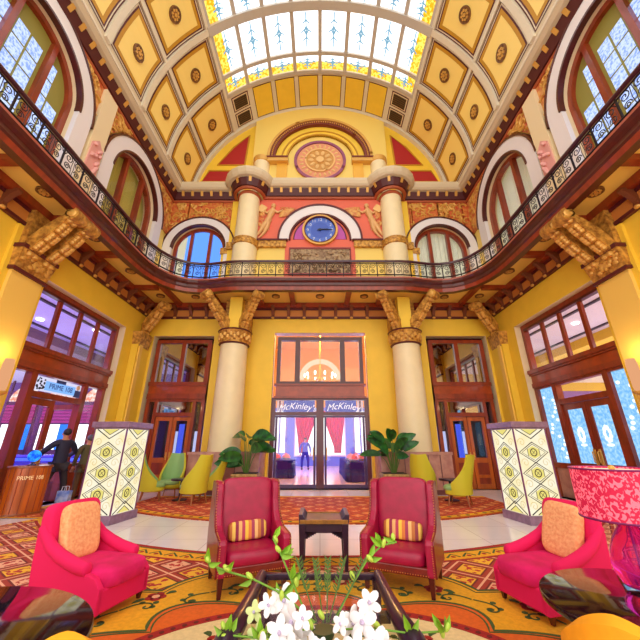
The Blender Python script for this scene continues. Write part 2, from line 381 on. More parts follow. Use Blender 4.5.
for sx in (-1, 1):                                        # air grilles at the skylight's end
    for y0, y1 in ((11.3, 12.05), (12.15, 12.9)):
        mb = MB(); a0, a1 = D(34.6)*sx, D(43.4)*sx; vq(mb, a0, a1, y0, y1, VR-.012, 0, 3); g = D(.5)*sx
        vq(mb, a0+g, a1-g, y0+.05, y1-.05, VR-.02, 1, 3); vq(mb, a0+2*g, a1-2*g, y0+.1, y1-.1, VR-.03, 2, 3)
        for k in range(6): yy = y0+.12+(y1-y0-.24)*k/5; vq(mb, a0+2*g, a1-2*g, yy-.01, yy+.01, VR-.05, 3, 3)
        mb.build('air_grille', [maroon, creamw, grm, brown], ceiling, normals=False)
# ------------------------------------------------------------------ skylight
sky = thing('skylight', 'long curved stained glass skylight along the crown of the vault', 'skylight', (0, 4.5, VZ))
sky.location = (0, 0, 0)
fr = MB(); bars = [11.1, 10.25, 8.35, 7.3, 6.2, 5.1, 4.05, 2.9, 1.9, .8, -.25]
greyc = mat('skylight_frame', S(196, 184, 168), .5)
for i in range(9):
    a = -SKY+2*SKY*i/8; vq(fr, a-D(.75), a+D(.75), -.3, 11.15, VR-.05, 0, 1, .1)
for y in bars:
    w = .17 if y in (8.35, 6.2, 4.05, 1.9) else .08
    vq(fr, -SKY-D(1), SKY+D(1), y-w, y+w, VR-(.12 if w > .1 else .06), 0, 24, .14)
fr.build('frame', [greyc], sky)
gW = emat('skylight_white', (1, .98, .95, 1), 1.6, (.75, .85, .98, 1), 1.3, .35, .6)
gY = emat('skylight_yellow', (1, .75, .12, 1), 1.1, (.85, .36, .01, 1), 9, .44, .56)
gB = emat('skylight_blue', (.2, .38, .5, 1), .9)
for j in range(len(bars)-1):
    y1, y0 = bars[j], bars[j+1]
    for i in range(8):
        a0 = -SKY+2*SKY*i/8+D(.75); a1 = a0+2*SKY/8-D(1.5); mb = MB(); ya, yb = y0+.1, y1-.1
        vq(mb, a0, a1, ya, yb, VR+.03, 0, 3)
        if i in (0, 7):
            e0, e1 = (a0, a0+(a1-a0)*.42) if i == 0 else (a1-(a1-a0)*.42, a1); vq(mb, e0, e1, ya, yb, VR+.02, 1, 2)
        if j == 0: vq(mb, a0, a1, yb-.36, yb, VR+.015, 1, 3)
        P = lambda u, v: (lambda a, y: (vault(a, VR)[0], y, vault(a, VR)[1]))(a0+(a1-a0)*u, ya+(yb-ya)*v)
        fs = lambda u, v, dd: P(u, v)
        def lead(pts, w): 
            for (u, v), (u2, v2) in zip(pts, pts[1:]): mb.tube([P(u, v), P(u2, v2)], w, 4, 2, cap=False)
        lead([(.5, .1), (.5, .9)], .028)
        for v in (.3, .5, .7):
            w = .14 if v != .5 else .22; lead([(.5-w, v+.05), (.5, v-.04), (.5+w, v+.05)], .026)
        lead([(.42, .5), (.5, .42), (.58, .5), (.5, .6), (.42, .5)], .035)
        if j == 0:
            for u in (.2, .5, .8): lead([(u-.07, .5), (u, .38), (u+.07, .5)], .03)
        mb.build('glass_pane', [gW, gY, gB], sky, normals=False)
# ------------------------------------------------------------------ attic block with niche and medallion, clock pavilion
AT = 13.0; fA = lambda u, z, d: (u, AT+d, z)
m = MB(); hw = 3.55
pts = [(-hw, 13.0), (-hw, vault(math.asin(hw/VR))[1]+.02)]+[vault(a, VR+.02) for a in [math.asin(-hw/VR)+2*math.asin(hw/VR)*i/20 for i in range(21)]]+[(hw, 13.0)]
m.prism(pts, fA, 0, YE-AT+.05, 0)
attic = struct(m.build('trim_attic', [yellow2]), 'yellow attic block above the clock with a round arched niche', 'trim')
m = MB(); zc = 15.45
m.ring((0, zc), 2.35, 2.62, 0, PI, fA, -.28, 0, 40, 0); m.ring((0, zc), 2.62, 2.75, 0, PI, fA, -.34, 0, 40, 1)
for i in range(64):
    a = PI*(i+.5)/64; m.ell((2.5*math.cos(a), AT-.3, zc+2.5*math.sin(a)), (.045, .05, .045), 6, 1)
m.ring((0, zc), 1.72, 2.35, 0, PI, fA, -.1, 0, 40, 2); m.ring((0, zc), 1.72, 1.8, 0, PI, fA, -.14, 0, 40, 3); m.ring((0, zc), 1.98, 2.05, 0, PI, fA, -.14, 0, 40, 3)
for sx in (-1, 1):
    m.prism([(sx*1.72, 13.1), (sx*2.25, 13.1), (sx*2.25, zc-.2), (sx*1.72, zc-.2)], fA, -.1, 0, 4)
    m.prism([(sx*1.66, zc-.28), (sx*2.8, zc-.28), (sx*2.8, zc), (sx*1.66, zc)], fA, -.3, 0, 1)
    m.prism([(sx*1.66, zc-.06), (sx*2.82, zc-.06), (sx*2.82, zc+.02), (sx*1.66, zc+.02)], fA, -.34, 0, 0)
    m.lathe([(.42, 13.05), (.42, zc-.3)], 20, (sx*3.05, AT+.02, 0), 5); m.lathe([(.42, zc-.3), (.46, zc-.26), (.46, zc), (.42, zc+.02), (.42, zc+.03), (.0, zc+.04)], 20, (sx*3.05, AT+.02, 0), 1)
m.build('arch_molding', [mat('molding_maroon', S(120, 44, 30), .5), goldp, yellow, ochre, mat('warm_yellow', S(240, 180, 60), .5), cream], attic)
m = MB(); mc = (0, 15.4)
m.disc(mc, 1.36, fA, -.06, 0, 48, 0); m.ring(mc, 1.22, 1.36, 0, 2*PI, fA, -.13, -.05, 48, 1); m.disc(mc, 1.2, fA, -.08, -.05, 48, 2)
for i in range(24):
    a = 2*PI*i/24; m.ell((mc[0]+.98*math.cos(a), AT-.09, mc[1]+.98*math.sin(a)), (.07, .04, .12), 6, 3, rot=Matrix.Rotation(-(a-PI/2), 3, 'Y'))
m.ring(mc, .72, .8, 0, 2*PI, fA, -.14, -.07, 40, 3); m.disc(mc, .72, fA, -.1, -.06, 40, 4)
for i in range(10):
    a = 2*PI*i/10; m.ell((mc[0]+.48*math.cos(a), AT-.12, mc[1]+.48*math.sin(a)), (.1, .05, .16), 6, 3, rot=Matrix.Rotation(-(a-PI/2), 3, 'Y'))
m.disc(mc, .2, fA, -.17, -.08, 20, 3)
tag(m.build('medallion', [goldp, mat('medallion_rim', S(150, 74, 110), .5), mat('medallion_pink', S(226, 150, 110), .6), reliefl, mat('medallion_ochre', S(206, 148, 70), .6)]), 'large round carved medallion high in the arched niche above the clock', 'medallion')
# clock bay
FC = 12.35; fC = lambda u, z, d: (u, FC+d, z)
m = MB()
m.prism([(-2.85, 9.95), (2.85, 9.95), (2.85, 12.3), (-2.85, 12.3)], fC, 0, .25, 0)
m.prism([(-1.55, 7.2), (1.55, 7.2), (1.55, 9.95), (-1.55, 9.95)], fC, -.05, .25, 0)
for sx in (-1, 1):
    m.prism([(sx*1.55, 7.2), (sx*2.85, 7.2), (sx*2.85, 9.62), (sx*1.55, 9.62)], fC, 0, .25, 1)
    m.prism([(sx*1.5, 9.62), (sx*2.85, 9.62), (sx*2.85, 9.95), (sx*1.5, 9.95)], fC, -.15, .25, 2)
    m.prism([(sx*1.45, 9.93), (sx*2.85, 9.93), (sx*2.85, 10.0), (sx*1.45, 10.0)], fC, -.2, .25, 3)
m.ring((0, 10.02), 1.4, 1.82, 0, PI, fC, -.16, 0, 40, 4); m.ring((0, 10.02), 1.82, 1.9, 0, PI, fC, -.2, 0, 40, 5); m.ring((0, 10.02), 1.33, 1.4, 0, PI, fC, -.12, 0, 40, 5)
m.prism([(1.2*math.cos(PI*i/30), 10.08+1.2*math.sin(PI*i/30)) for i in range(31)], fC, -.02, 0, 6)
m.ring((0, 10.08), 1.16, 1.2, 0, PI, fC, -.05, 0, 30, 5)
struct(m.build('trim_clock_bay', [salmon, yellow2, gold, maroon, white, maroon, purple]), 'salmon wall bay with a white arch around the clock', 'trim')
ck = thing('clock', 'round blue wall clock in a gilt ring under the white arch', 'clock', (0, FC, 10.5))
fk = lambda u, z, d: (u, d, z)
m = MB(); m.ring((0, 0), .7, .8, 0, 2*PI, fk, -.2, -.02, 48, 0); m.ring((0, 0), .68, .71, 0, 2*PI, fk, -.23, -.02, 48, 1); m.build('rim', [goldp, maroon], ck)
m = MB(); m.disc((0, 0), .69, fk, -.12, -.03, 48, 0); m.disc((0, 0), .42, fk, -.125, -.1, 40, 1); m.build('dial', [mat('dial_blue', S(80, 112, 206), .4), mat('dial_blue_deep', S(62, 92, 190), .4)], ck)
pale = mat('numeral_pale', S(226, 232, 246), .5)
for i in range(12):
    a = PI/2-2*PI*(i+1)/12; cx, cz = .555*math.cos(a), .555*math.sin(a)
    text(str(i+1), 'numeral', .21, pale, ck, lambda x, y, z, cx=cx, cz=cz: (cx+x, -.13-z, cz+y), .004)
def hand(L, a, w, back, nm, dd):
    mb = MB(); dx, dz = math.cos(a), math.sin(a)
    q = [(-back*dx-w*dz, -back*dz+w*dx), (-back*dx+w*dz, -back*dz-w*dx), (L*dx+w*.4*dz, L*dz-w*.4*dx), (L*dx-w*.4*dz, L*dz+w*.4*dx)]
    mb.prism(q, fk, -dd, -dd+.015, 0); return mb.build(nm, [mat('hand_black', S(16, 20, 50), .3)], ck)
hand(.58, D(2), .028, .12, 'minute_hand', .165); hand(.36, D(5), .036, .1, 'hour_hand', .185)
m = MB(); m.disc((0, 0), .05, fk, -.2, -.12, 16); m.build('hub', [mat('hand_black', S(16, 20, 50))], ck)
# carved relief panel below the clock
pn = thing('carved_relief', 'rectangular carved stone relief panel below the clock', 'relief', (0, FC-.05, 8.3))
m = MB(); fk2 = lambda u, z, d: (u, d, z)
m.prism([(-1.3, 0), (1.3, 0), (1.3, 1.2), (-1.3, 1.2)], fk2, -.06, 0, 0)
rnd = random.Random(3)
for i in range(46):
    u, z = rnd.uniform(-1.15, 1.15), rnd.uniform(.12, 1.08); m.ell((u, -.07, z), (rnd.uniform(.05, .22), .06, rnd.uniform(.03, .09)), 8, 0, rot=Matrix.Rotation(rnd.uniform(-1.2, 1.2), 3, 'Y'))
m.build('carving', [stone], pn)
m = MB(); m.ribbon([(-1.34, -.04), (1.34, -.04), (1.34, 1.24), (-1.34, 1.24)], .08, fk2, -.1, 0, closed=True, th=.1); m.build('frame', [mat('panel_frame', S(150, 64, 60), .5)], pn)
# winged figures in the spandrels
def figure(sx, lab):
    t = thing('relief_figure', lab, 'relief', (sx*1.97, FC, 10.1)); mb = MB(); e = lambda c, r, ang=0: mb.ell((sx*c[0], c[1], c[2]), r, 10, 0, rot=Matrix.Rotation(sx*ang, 3, 'Y'))
    T = lambda pts, rs: mb.tube([(sx*x_, -.06, z_) for x_, z_ in pts], rs, 10, 0)
    mb.ell((sx*.1, -.09, 1.66), (.11, .1, .13), 12); T([(.1, 1.58), (.13, 1.46), (.18, 1.28), (.26, 1.02), (.34, .8), (.38, .68)], [.05, .11, .155, .12, .15, .12])
    T([(.36, .74), (.52, .52), (.62, .28), (.74, .08), (.86, .02)], [.14, .12, .08, .055, .03]); T([(.32, .72), (.34, .46), (.44, .22), (.58, 0), (.7, -.1)], [.13, .1, .075, .05, .03])
    T([(.06, 1.42), (-.1, 1.3), (-.24, 1.38), (-.34, 1.46)], [.07, .055, .045, .03]); T([(.24, 1.4), (.4, 1.26), (.52, 1.36), (.58, 1.46)], [.07, .055, .045, .03])
    for q in range(5): T([(.16+.05*q, .9), (.3+.06*q, .6), (.26+.09*q, .3)], [.03, .035, .01])
    mb.build('body', [mat('figure_gilt', S(226, 174, 112), .5)], t)
    mb = MB()
    for k in range(7): a = -.25-.12*k; L = .75-.05*k; c = (-.2-.5*L*math.cos(a*.5), -.05, 1.55-.07*k); mb.ell((sx*c[0], c[1], c[2]), (L*.55, .04, .06), 8, 0, rot=Matrix.Rotation(sx*(-.12+.06*k), 3, 'Y'))
    for k in range(5): mb.ell((sx*(.52+.05*k), -.05, 1.5-.2*k), (.09, .04, .24), 8, 0, rot=Matrix.Rotation(sx*(.3+.1*k), 3, 'Y'))
    mb.build('wing', [reliefm], t)
    mb = MB(); mb.ell((sx*.62, -.1, 1.5), (.2, .04, .2), 8, 0, .4, rot=Matrix.Rotation(.6, 3, 'Y')); mb.build('tablet', [reliefl], t)
    for o in kids(t): o.location = (sx*.1, 0, .12)
figure(-1, 'gilded winged relief figure left of the clock arch'); figure(1, 'gilded winged relief figure right of the clock arch')
# ------------------------------------------------------------------ cornice with dentils
def cornice(name, path, lab):
    mb = MB()
    sweep(mb, [(0, 12.72), (.42, 12.78), (.5, 12.86), (.56, 13.0), (.56, 13.12), (0, 13.12)], path, 0)
    sweep(mb, [(0, 12.42), (.16, 12.42), (.3, 12.74), (0, 12.74)], path, 1); sweep(mb, [(0, 12.3), (.1, 12.3), (.14, 12.36), (.1, 12.42), (0, 12.42)], path, 2)
    P = [Vector(p) for p in path]; acc = .15
    for a, b in zip(P, P[1:]):
        L = (b-a).length; t = (b-a)/L; nn = Vector((-t.y, t.x))
        while acc < L:
            c = a+t*acc; q = lambda s, dd, z: (c.x+t.x*s+nn.x*dd, c.y+t.y*s+nn.y*dd, z)
            mb.hexa([q(-.06, .1, 12.56), q(.06, .1, 12.56), q(.06, .24, 12.56), q(-.06, .24, 12.56)], [q(-.06, .1, 12.76), q(.06, .1, 12.76), q(.06, .34, 12.76), q(-.06, .34, 12.76)], 3)
            acc += .45
        acc -= L
    return struct(mb.build(name, [mat('cornice_cream', S(216, 196, 160), .5), mat('cornice_maroon', S(82, 24, 24), .5), mat('cornice_red', S(176, 84, 44), .5), goldp]), lab, 'cornice')
cornice('trim_cornice_left', [(-7.1, 12.6), (-7.1, -2)], 'dentilled cornice along the top of the left wall')
cornice('trim_cornice_right', [(7.1, -2), (7.1, 12.6)], 'dentilled cornice along the top of the right wall')
def bulge(cx, n=10): return [(cx+.62*math.cos(a), 12.25-.62*math.sin(a)) for a in [PI*i/n for i in range(n+1)]]
pb = [(7.1, 12.6), (3.92, 12.6)]+bulge(3.3)+[(2.66, 12.35), (-2.66, 12.35)]+bulge(-3.3)+[(-3.92, 12.6), (-7.1, 12.6)]
cornice('trim_cornice_back', pb, 'dentilled cornice across the back wall swelling round the columns')
# upper columns
def upcol(x, lab):
    t = thing('gallery_column', lab, 'column', (x, 12.2, 7.2)); mb = MB()
    mb.lathe([(.52, 0), (.52, 2.3)], 28); mb.lathe([(.5, 2.62), (.47, 5.12)], 28); mb.build('shaft', [cream], t)
    mb = MB(); mb.lathe([(.52, 2.3), (.58, 2.32), (.56, 2.4), (.56, 2.55), (.59, 2.6), (.55, 2.64), (.5, 2.64)], 28); mb.build('gilt_band', [gold], t)
    mb = MB(); mb.lathe([(.47, 4.95), (.55, 5.02), (.5, 5.06), (.5, 5.12)], 28); mb.build('necking', [mat('cornice_red', S(176, 84, 44))], t)
    return t
upcol(-3.3, 'short cream column on the gallery left of the clock'); upcol(3.3, 'short cream column on the gallery right of the clock')
for sx, nm in ((-1, 'left'), (1, 'right')):           # yellow strips and gilt corner capitals beside the columns
    m = MB(); m.box(sx*4.0-.14, sx*4.0+.14, 12.45, 12.6, 7.2, 12.3, 0); m.box(sx*4.0-.2, sx*4.0+.2, 12.35, 12.6, 9.6, 9.95, 1); m.box(sx*4.3-.12, sx*4.3+.12, 12.5, 12.6, 7.2, 9.4, 0); m.box(sx*4.3-.16, sx*4.3+.16, 12.42, 12.6, 9.4, 9.7, 1)
    struct(m.build('trim_pilaster_'+nm, [yellow, gold]), 'yellow pilaster beside the '+nm+' gallery column', 'pilaster')
# ------------------------------------------------------------------ arched windows of the gallery
skyb = emat('sky_blue', S(96, 150, 250), 1.0)
stain = emat('stained_pale_blue', S(204, 220, 255), .9, S(140, 166, 240), 17, .38, .56)
stainY = emat('stained_yellow', S(255, 205, 40), 1.0, S(235, 150, 20), 12)
khaki = mat('window_shade', S(150, 140, 60), .6)
curt = mat('white_curtain', S(226, 228, 206), .8, emit=.12)  # slight emission stands in for daylight on the cloth
curtk = mat('khaki_reflection_curtain', S(186, 168, 74), .8, emit=.06)  # khaki tone paints in the yellow-green pane reflection, slight glow added
nwin = [0]
def archwin(fn, uc, zs, ri, ro, kind, lab, lead=True):
    nwin[0] += 1
    w = thing('window_%d' % nwin[0], lab, 'window', fn(uc, 7.2, 0), kind='structure'); L = Vector(fn(uc, 7.2, 0))
    loc = lambda u, z, d: Vector(fn(u, z, d))-L
    def B(mb, nm, ms): return mb.build(nm, ms, w)
    m = MB(); m.ring((uc, zs), ri, ro, 0, PI, loc, -.14, .0, 40, 0); m.ring((uc, zs), ro, ro+.07, 0, PI, loc, -.17, 0, 40, 1); m.ring((uc, zs), ri-.02, ri+.05, 0, PI, loc, -.17, 0, 40, 1)
    for s in (-1, 1): m.prism([(uc+s*ri, 7.2), (uc+s*ro, 7.2), (uc+s*ro, zs), (uc+s*ri, zs)], loc, -.14, 0, 0)
    B(m, 'surround', [white, woodd])
    m = MB(); m.ring((uc, zs), ri-.16, ri, 0, PI, loc, .12, .3, 40, 0)
    for s in (-1, 1): m.prism([(uc+s*(ri-.16), 7.2), (uc+s*ri, 7.2), (uc+s*ri, zs), (uc+s*(ri-.16), zs)], loc, .12, .3, 0)
    r2 = ri-.16
    m.prism([(uc-r2, 8.15), (uc+r2, 8.15), (uc+r2, 8.3), (uc-r2, 8.3)], loc, .1, .28, 0)
    for x in (-ri*.36, ri*.36): h = math.sqrt(r2*r2-x*x); m.prism([(uc+x-.07, 7.2), (uc+x+.07, 7.2), (uc+x+.07, zs+h), (uc+x-.07, zs+h)], loc, .1, .28, 0)
    B(m, 'frame', [wood])
    out = [(uc-r2, 7.2)]+[(uc-r2*math.cos(PI*i/30), zs+r2*math.sin(PI*i/30)) for i in range(31)]+[(uc+r2, 7.2)]
    if kind == 'sky':
        m = MB(); m.prism(out, loc, .2, .215, 0); B(m, 'pane', [skyb])
        m = MB()
        for k in range(14): u = uc-r2+.04+.34*k/14; h = zs+math.sqrt(max(0, r2*r2-(u-uc)**2)); m.tube([loc(u, 7.3, .17), loc(u, h-.05, .17)], .022, 5)
        B(m, 'curtain', [curt])
    elif kind == 'stained':
        m = MB(); m.prism(out, loc, .24, .25, 0)
        for col in range(3):
            u0, u1 = uc-r2+2*r2*col/3+.06, uc-r2+2*r2*(col+1)/3-.06
            for k in range(2):
                for q in range(8):
                    za = 7.3+q*.56; ua = u0+(u1-u0)*k/2+.03; ub = u0+(u1-u0)*(k+1)/2-.03; zb = za+.5
                    far = max(abs(ua-uc), abs(ub-uc)); 
                    if zb > zs and math.hypot(far, zb-zs) > r2-.12: continue
                    m.prism([(ua, za), (ub, za), (ub, zb), (ua, zb)], loc, .215, .225, 2 if q == 1 else 1)
        B(m, 'leaded_glass', [khaki, stain, stainY])
    else:
        m = MB(); m.prism(out, loc, .19, .2, 0); B(m, 'pane', [clear])
        ms = curtk if kind == 'khaki' else curt; m = MB(); vs = []; N = 60
        for i in range(N+1):
            u = uc-ri-.45+2*(ri+.45)*i/N; d = .56+.05*math.sin(i*1.7); vs += [loc(u, 7.2, d), loc(u, zs+ri+.6, d)]
        m.add(vs, [(2*i, 2*i+1, 2*i+3, 2*i+2) for i in range(N)], 0, True); B(m, 'curtain', [ms])
    return w
archwin(fL, .3, 10.45, 1.5, 2.0, 'stained', 'arched gallery window on the left wall nearest the viewer')
archwin(fL, 5.1, 10.45, 1.5, 2.0, 'stained', 'large arched window with pale blue leaded glass high on the left wall')
archwin(fL, 9.85, 10.3, 1.5, 2.0, 'khaki', 'arched window with khaki curtains toned as a reflection at the far end of the left gallery')
archwin(fR, .3, 10.45, 1.5, 2.0, 'stained', 'arched gallery window on the right wall nearest the viewer')
archwin(fR, 5.1, 10.45, 1.5, 2.0, 'stained', 'large arched window with pale blue leaded glass high on the right wall')
archwin(fR, 9.85, 10.3, 1.5, 2.0, 'curtain', 'arched window with white curtains at the far end of the right gallery')
archwin(fB, -5.5, 9.75, 1.2, 1.6, 'sky', 'arched window with blue sky on the back wall left of the clock')
archwin(fB, 5.5, 9.75, 1.2, 1.6, 'curtain', 'arched window with white curtains on the back wall right of the clock')
# gilded spandrels and painted strips between the arches
def spandrel(nm, fn, ua, ub, arcs, z0, z1, lab, mm):
    m = MB(); N = 60
    def low(u):
        z = z0
        for c, zs, r in arcs:
            if abs(u-c) < r: z = max(z, zs+math.sqrt(r*r-(u-c)**2))
        return z
    for i in range(N):
        a, b = ua+(ub-ua)*i/N, ua+(ub-ua)*(i+1)/N; la, lb = low(a), low(b)
        if min(la, lb) > z1-.01: continue
        la, lb = min(la, z1), min(lb, z1)
        m.hexa([fn(a, la, -.05), fn(b, lb, -.05), fn(b, z1, -.05), fn(a, z1, -.05)], [fn(a, la, .02), fn(b, lb, .02), fn(b, z1, .02), fn(a, z1, .02)], 0)
    rn = random.Random(int(abs(ua*10))); k = 0
    while k < 46:                                          # raised leaf scrolls
        u = rn.uniform(ua+.1, ub-.1); z = rn.uniform(low(u)+.08, z1-.05) if low(u)+.15 < z1 else None; k += 1
        if z is None: continue
        P = []; a0 = rn.uniform(0, 6.28); R = rn.uniform(.12, .24)
        for q in range(8):
            a = a0+q*.6; r = R*(1-q/9); P.append((u+r*math.cos(a), z+r*math.sin(a)))
        P = [p for p in P if low(p[0])+.03 < p[1] < z1-.02 and ua < p[0] < ub]
        if len(P) > 2: m.tube([fn(p[0], p[1], -.07) for p in P], [.05-.004*q for q in range(len(P))], 5, 1)
    struct(m.build(nm, [mm, goldp]), lab, 'frieze')
for sd, fn in (('left', fL), ('right', fR)):
    spandrel('trim_spandrel_'+sd, fn, 7.75, 12.55, [(9.85, 10.3, 2.1), (5.1, 10.45, 2.1)], 10.5, 12.32, 'gilded leaf scroll frieze above the far arch on the '+sd+' wall', reliefm)
    spandrel('trim_spandrel_near_'+sd, fn, 2.7, 7.3, [(9.85, 10.3, 2.1), (5.1, 10.45, 2.1), (.3, 10.45, 2.1)], 10.5, 12.32, 'gilded leaf scroll frieze above the large near arch on the '+sd+' wall', reliefm)
    m = MB(); m.prism([(7.2, 7.2), (7.8, 7.2), (7.8, 12.3), (7.2, 12.3)], fn, -.16, 0, 0); m.prism([(7.25, 9.0), (7.75, 9.0), (7.72, 10.1), (7.5, 10.35), (7.28, 10.1)], fn, -.2, -.1, 1)
    rn = random.Random(5)
    for k in range(12): m.ell(fn(7.5+rn.uniform(-.16, .16), 9.1+k*.09, -.22), (.08, .06, .08), 8, 1)
    struct(m.build('trim_strip_'+sd, [creamw, mat('pink_stucco', S(226, 160, 150), .6)]), 'cream pilaster strip between the arches of the '+sd+' wall', 'pilaster')
spandrel('trim_spandrel_back_left', fB, -7.05, -4.15, [(-5.5, 9.75, 1.68)], 10.6, 12.3, 'red and gilt frieze above the arch left of the clock', mat('relief_red', S(214, 140, 60), .5, noise=.6, scale=8, bump=1, col2=S(200, 76, 40)))
spandrel('trim_spandrel_back_right', fB, 4.15, 7.05, [(5.5, 9.75, 1.68)], 10.6, 12.3, 'red and gilt frieze above the arch right of the clock', MATS['relief_red'])
# ------------------------------------------------------------------ gallery: one balcony along three walls
half = [(6.0, -2), (6.0, 2), (6.0, 6), (6.0, 8.6), (5.99, 9.1), (5.95, 9.6), (5.84, 10.05), (5.64, 10.45), (5.36, 10.77), (5.02, 10.97), (4.62, 11.05), (4.2, 11.04), (3.8, 10.96), (3.45, 10.88), (3.1, 10.85)]
gp = half+[(-x, y) for x, y in reversed(half)]
gal = thing('gallery', 'mahogany balcony running round three sides of the hall with a wrought iron railing', 'balcony', (0, 0, 0))
m = MB(); outl = gp+[(-XL, -2), (-XL, YB), (XL, YB), (XL, -2)]
m.prism(outl, lambda p, q, t: (p, q, t), 6.98, 7.2, 0); m.build('deck', [mat('soffit_yellow', S(250, 212, 100), .55)], gal)
m = MB(); sweep(m, [(-.22, 6.98), (-.2, 6.82), (.0, 6.82), (.03, 6.95), (.06, 7.0), (.05, 7.1), (.12, 7.16), (.16, 7.24), (.16, 7.3), (-.1, 7.3), (-.1, 7.15)], gp, 0, mids=[0, 0, 1, 0, 0, 0, 0, 2, 0, 0, 0]); m.build('fascia', [woodd, wood, mat('fascia_line', S(170, 90, 70), .35)], gal)
rail_d = .06
def off(path, d):
    P = [Vector(p) for p in path]; R = []
    for i in range(len(P)):
        t = (P[min(i+1, len(P)-1)]-P[max(0, i-1)]).normalized(); R.append(P[i]+Vector((-t.y, t.x))*d)
    return R
rp = off(gp, rail_d)
m = MB(); m.tube([(p.x, p.y, 8.0) for p in rp], .055, 8); m.build('handrail', [mat('rail_wood', S(70, 26, 40), .3, coat=.4)], gal)
m = MB(); m.tube([(p.x, p.y, 7.42) for p in rp], .025, 6); m.tube([(p.x, p.y, 7.9) for p in rp], .018, 6); m.build('iron_rail', [iron], gal)
def walk(path, step):
    P = path; acc = 0; out = []
    for a, b in zip(P, P[1:]):
        L = (b-a).length
        while acc <= L: out.append((a+(b-a)*(acc/L), (b-a)/L)); acc += step
        acc -= L
    return out
stn = walk([Vector((6.0+(-rail_d), 2.6))]+[p for p in rp if p.y > 6.1 or True][3:-3]+[Vector((-6.0+rail_d, 2.6))], .64)
def scroll_panel():
    m = MB(); w = .31
    for sx in (-1, 1):
        for zc, r0, dr in ((.36, .13, 1), (.14, .09, -1)):
            P = []
            for i in range(15):
                a = i*.75; r = r0*(1-i/17); P.append((sx*(.155+r*math.cos(a)*dr), 0, zc+r*math.sin(a)))
            m.tube(P, .012, 4, 0)
        m.tube([(sx*.02, 0, 0), (sx*.04, 0, .2), (sx*.02, 0, .46)], .009, 4, 0)
    return m
pp0 = None; post0 = None
for i, (p, t) in enumerate(stn):
    ang = math.atan2(t.y, t.x)
    if post0 is None:
        post0 = MB().box(-.016, .016, -.016, .016, 7.3, 7.98).build('post', [iron], gal); o = post0
    else: o = post0.copy(); COL.objects.link(o)
    o.location = (p.x, p.y, 0); o.rotation_euler = (0, 0, ang)
    if i == len(stn)-1: break
    q = stn[i+1][0]; c = (p+q)/2; ang = math.atan2(q.y-p.y, q.x-p.x)
    if pp0 is None: pp0 = scroll_panel().build('scroll_panel', [iron], gal, normals=False); o = pp0
    else: o = pp0.copy(); COL.objects.link(o)
    o.location = (c.x, c.y, 7.43); o.rotation_euler = (0, 0, ang)
# soffit beams, rosettes, wall band and pendant corbels
bm_ = MB()
for s in (-1, 1):
    x0, x1 = sorted((s*7.1, s*6.86)); bm_.box(x0, x1, -2, YB, 6.78, 6.985)
    for y in (1.2, 3.1, 5.05, 6.95, 8.6, 10.85): x0, x1 = sorted((s*7.1, s*6.02)); bm_.box(x0, x1, y-.1, y+.1, 6.84, 6.985)
    x0, x1 = sorted((s*5.72, s*5.92)); bm_.box(x0, x1, 10.6, YB, 6.84, 6.985)
    for x in (4.2, 2.4, 1.1): bm_.box(s*x-.1, s*x+.1, 11.0, YB, 6.84, 6.985)
    for x in (5.35,): pass
bm_.box(-XL, XL, 12.36, YB, 6.78, 6.985); pass
bm_.build('soffit_beam', [wood], gal)
for s in (-1, 1):
    for y in (4.1, 6.0, 7.8, 9.7): rosette(gal, (s*6.42, y, 6.98), .17, (1, 0, 0), (0, 0, -1), name='rosette')
    for x, y in ((6.3, 11.65), (4.95, 11.75), (1.75, 11.7)): rosette(gal, (s*x, y, 6.98), .16, (1, 0, 0), (0, 0, -1), name='rosette')
rosette(gal, (0, 11.7, 6.98), .17, (1, 0, 0), (0, 0, -1), name='rosette')
band = MB(); bc = mat('band_orange', S(206, 130, 56), .5)
for s in (-1, 1):
    x0, x1 = sorted((s*7.1, s*7.04)); band.box(x0, x1, -2, YB, 6.4, 6.79, 0); x0, x1 = sorted((s*7.1, s*7.0)); band.box(x0, x1, -2, YB, 6.33, 6.41, 1); band.box(x0, x1, -2, YB, 6.7, 6.79, 1)
band.box(-XL, XL, 12.54, YB, 6.4, 6.79, 0); band.box(-XL, XL, 12.5, YB, 6.33, 6.41, 1); band.box(-XL, XL, 12.5, YB, 6.7, 6.79, 1)
band.build('wall_band', [bc, maroon], gal)
def corbel_mb():
    m = MB(); prof = [(0, 0), (.08, 0), (.1, .06), (.08, .12), (.14, .22), (.24, .34), (.34, .4), (.34, .46), (0, .46)]
    m.prism(prof, lambda p, q, t: (t, -p, q), -.06, .06, 0); m.ell((0, -.08, -.01), (.07, .05, .05), 8, 1); return m
c0 = None
spots = [(s*7.06, y, -s*PI/2) for s in (-1, 1) for y in [2.0+.63*k for k in range(17)] if not 6.3 < y < 7.6]+[(x, 12.56, 0) for x in [-1.95+.65*k for k in range(7)]]+[(s*x, 12.56, 0) for s in (-1, 1) for x in (4.7, 5.35, 6.0)]
for x, y, rz in spots:
    if c0 is None: c0 = corbel_mb().build('corbel', [mat('corbel_brown', S(120, 62, 34), .45), goldp], gal); o = c0
    else: o = c0.copy(); COL.objects.link(o)
    o.location = (x, y, 6.36); o.rotation_euler = (0, 0, rz)
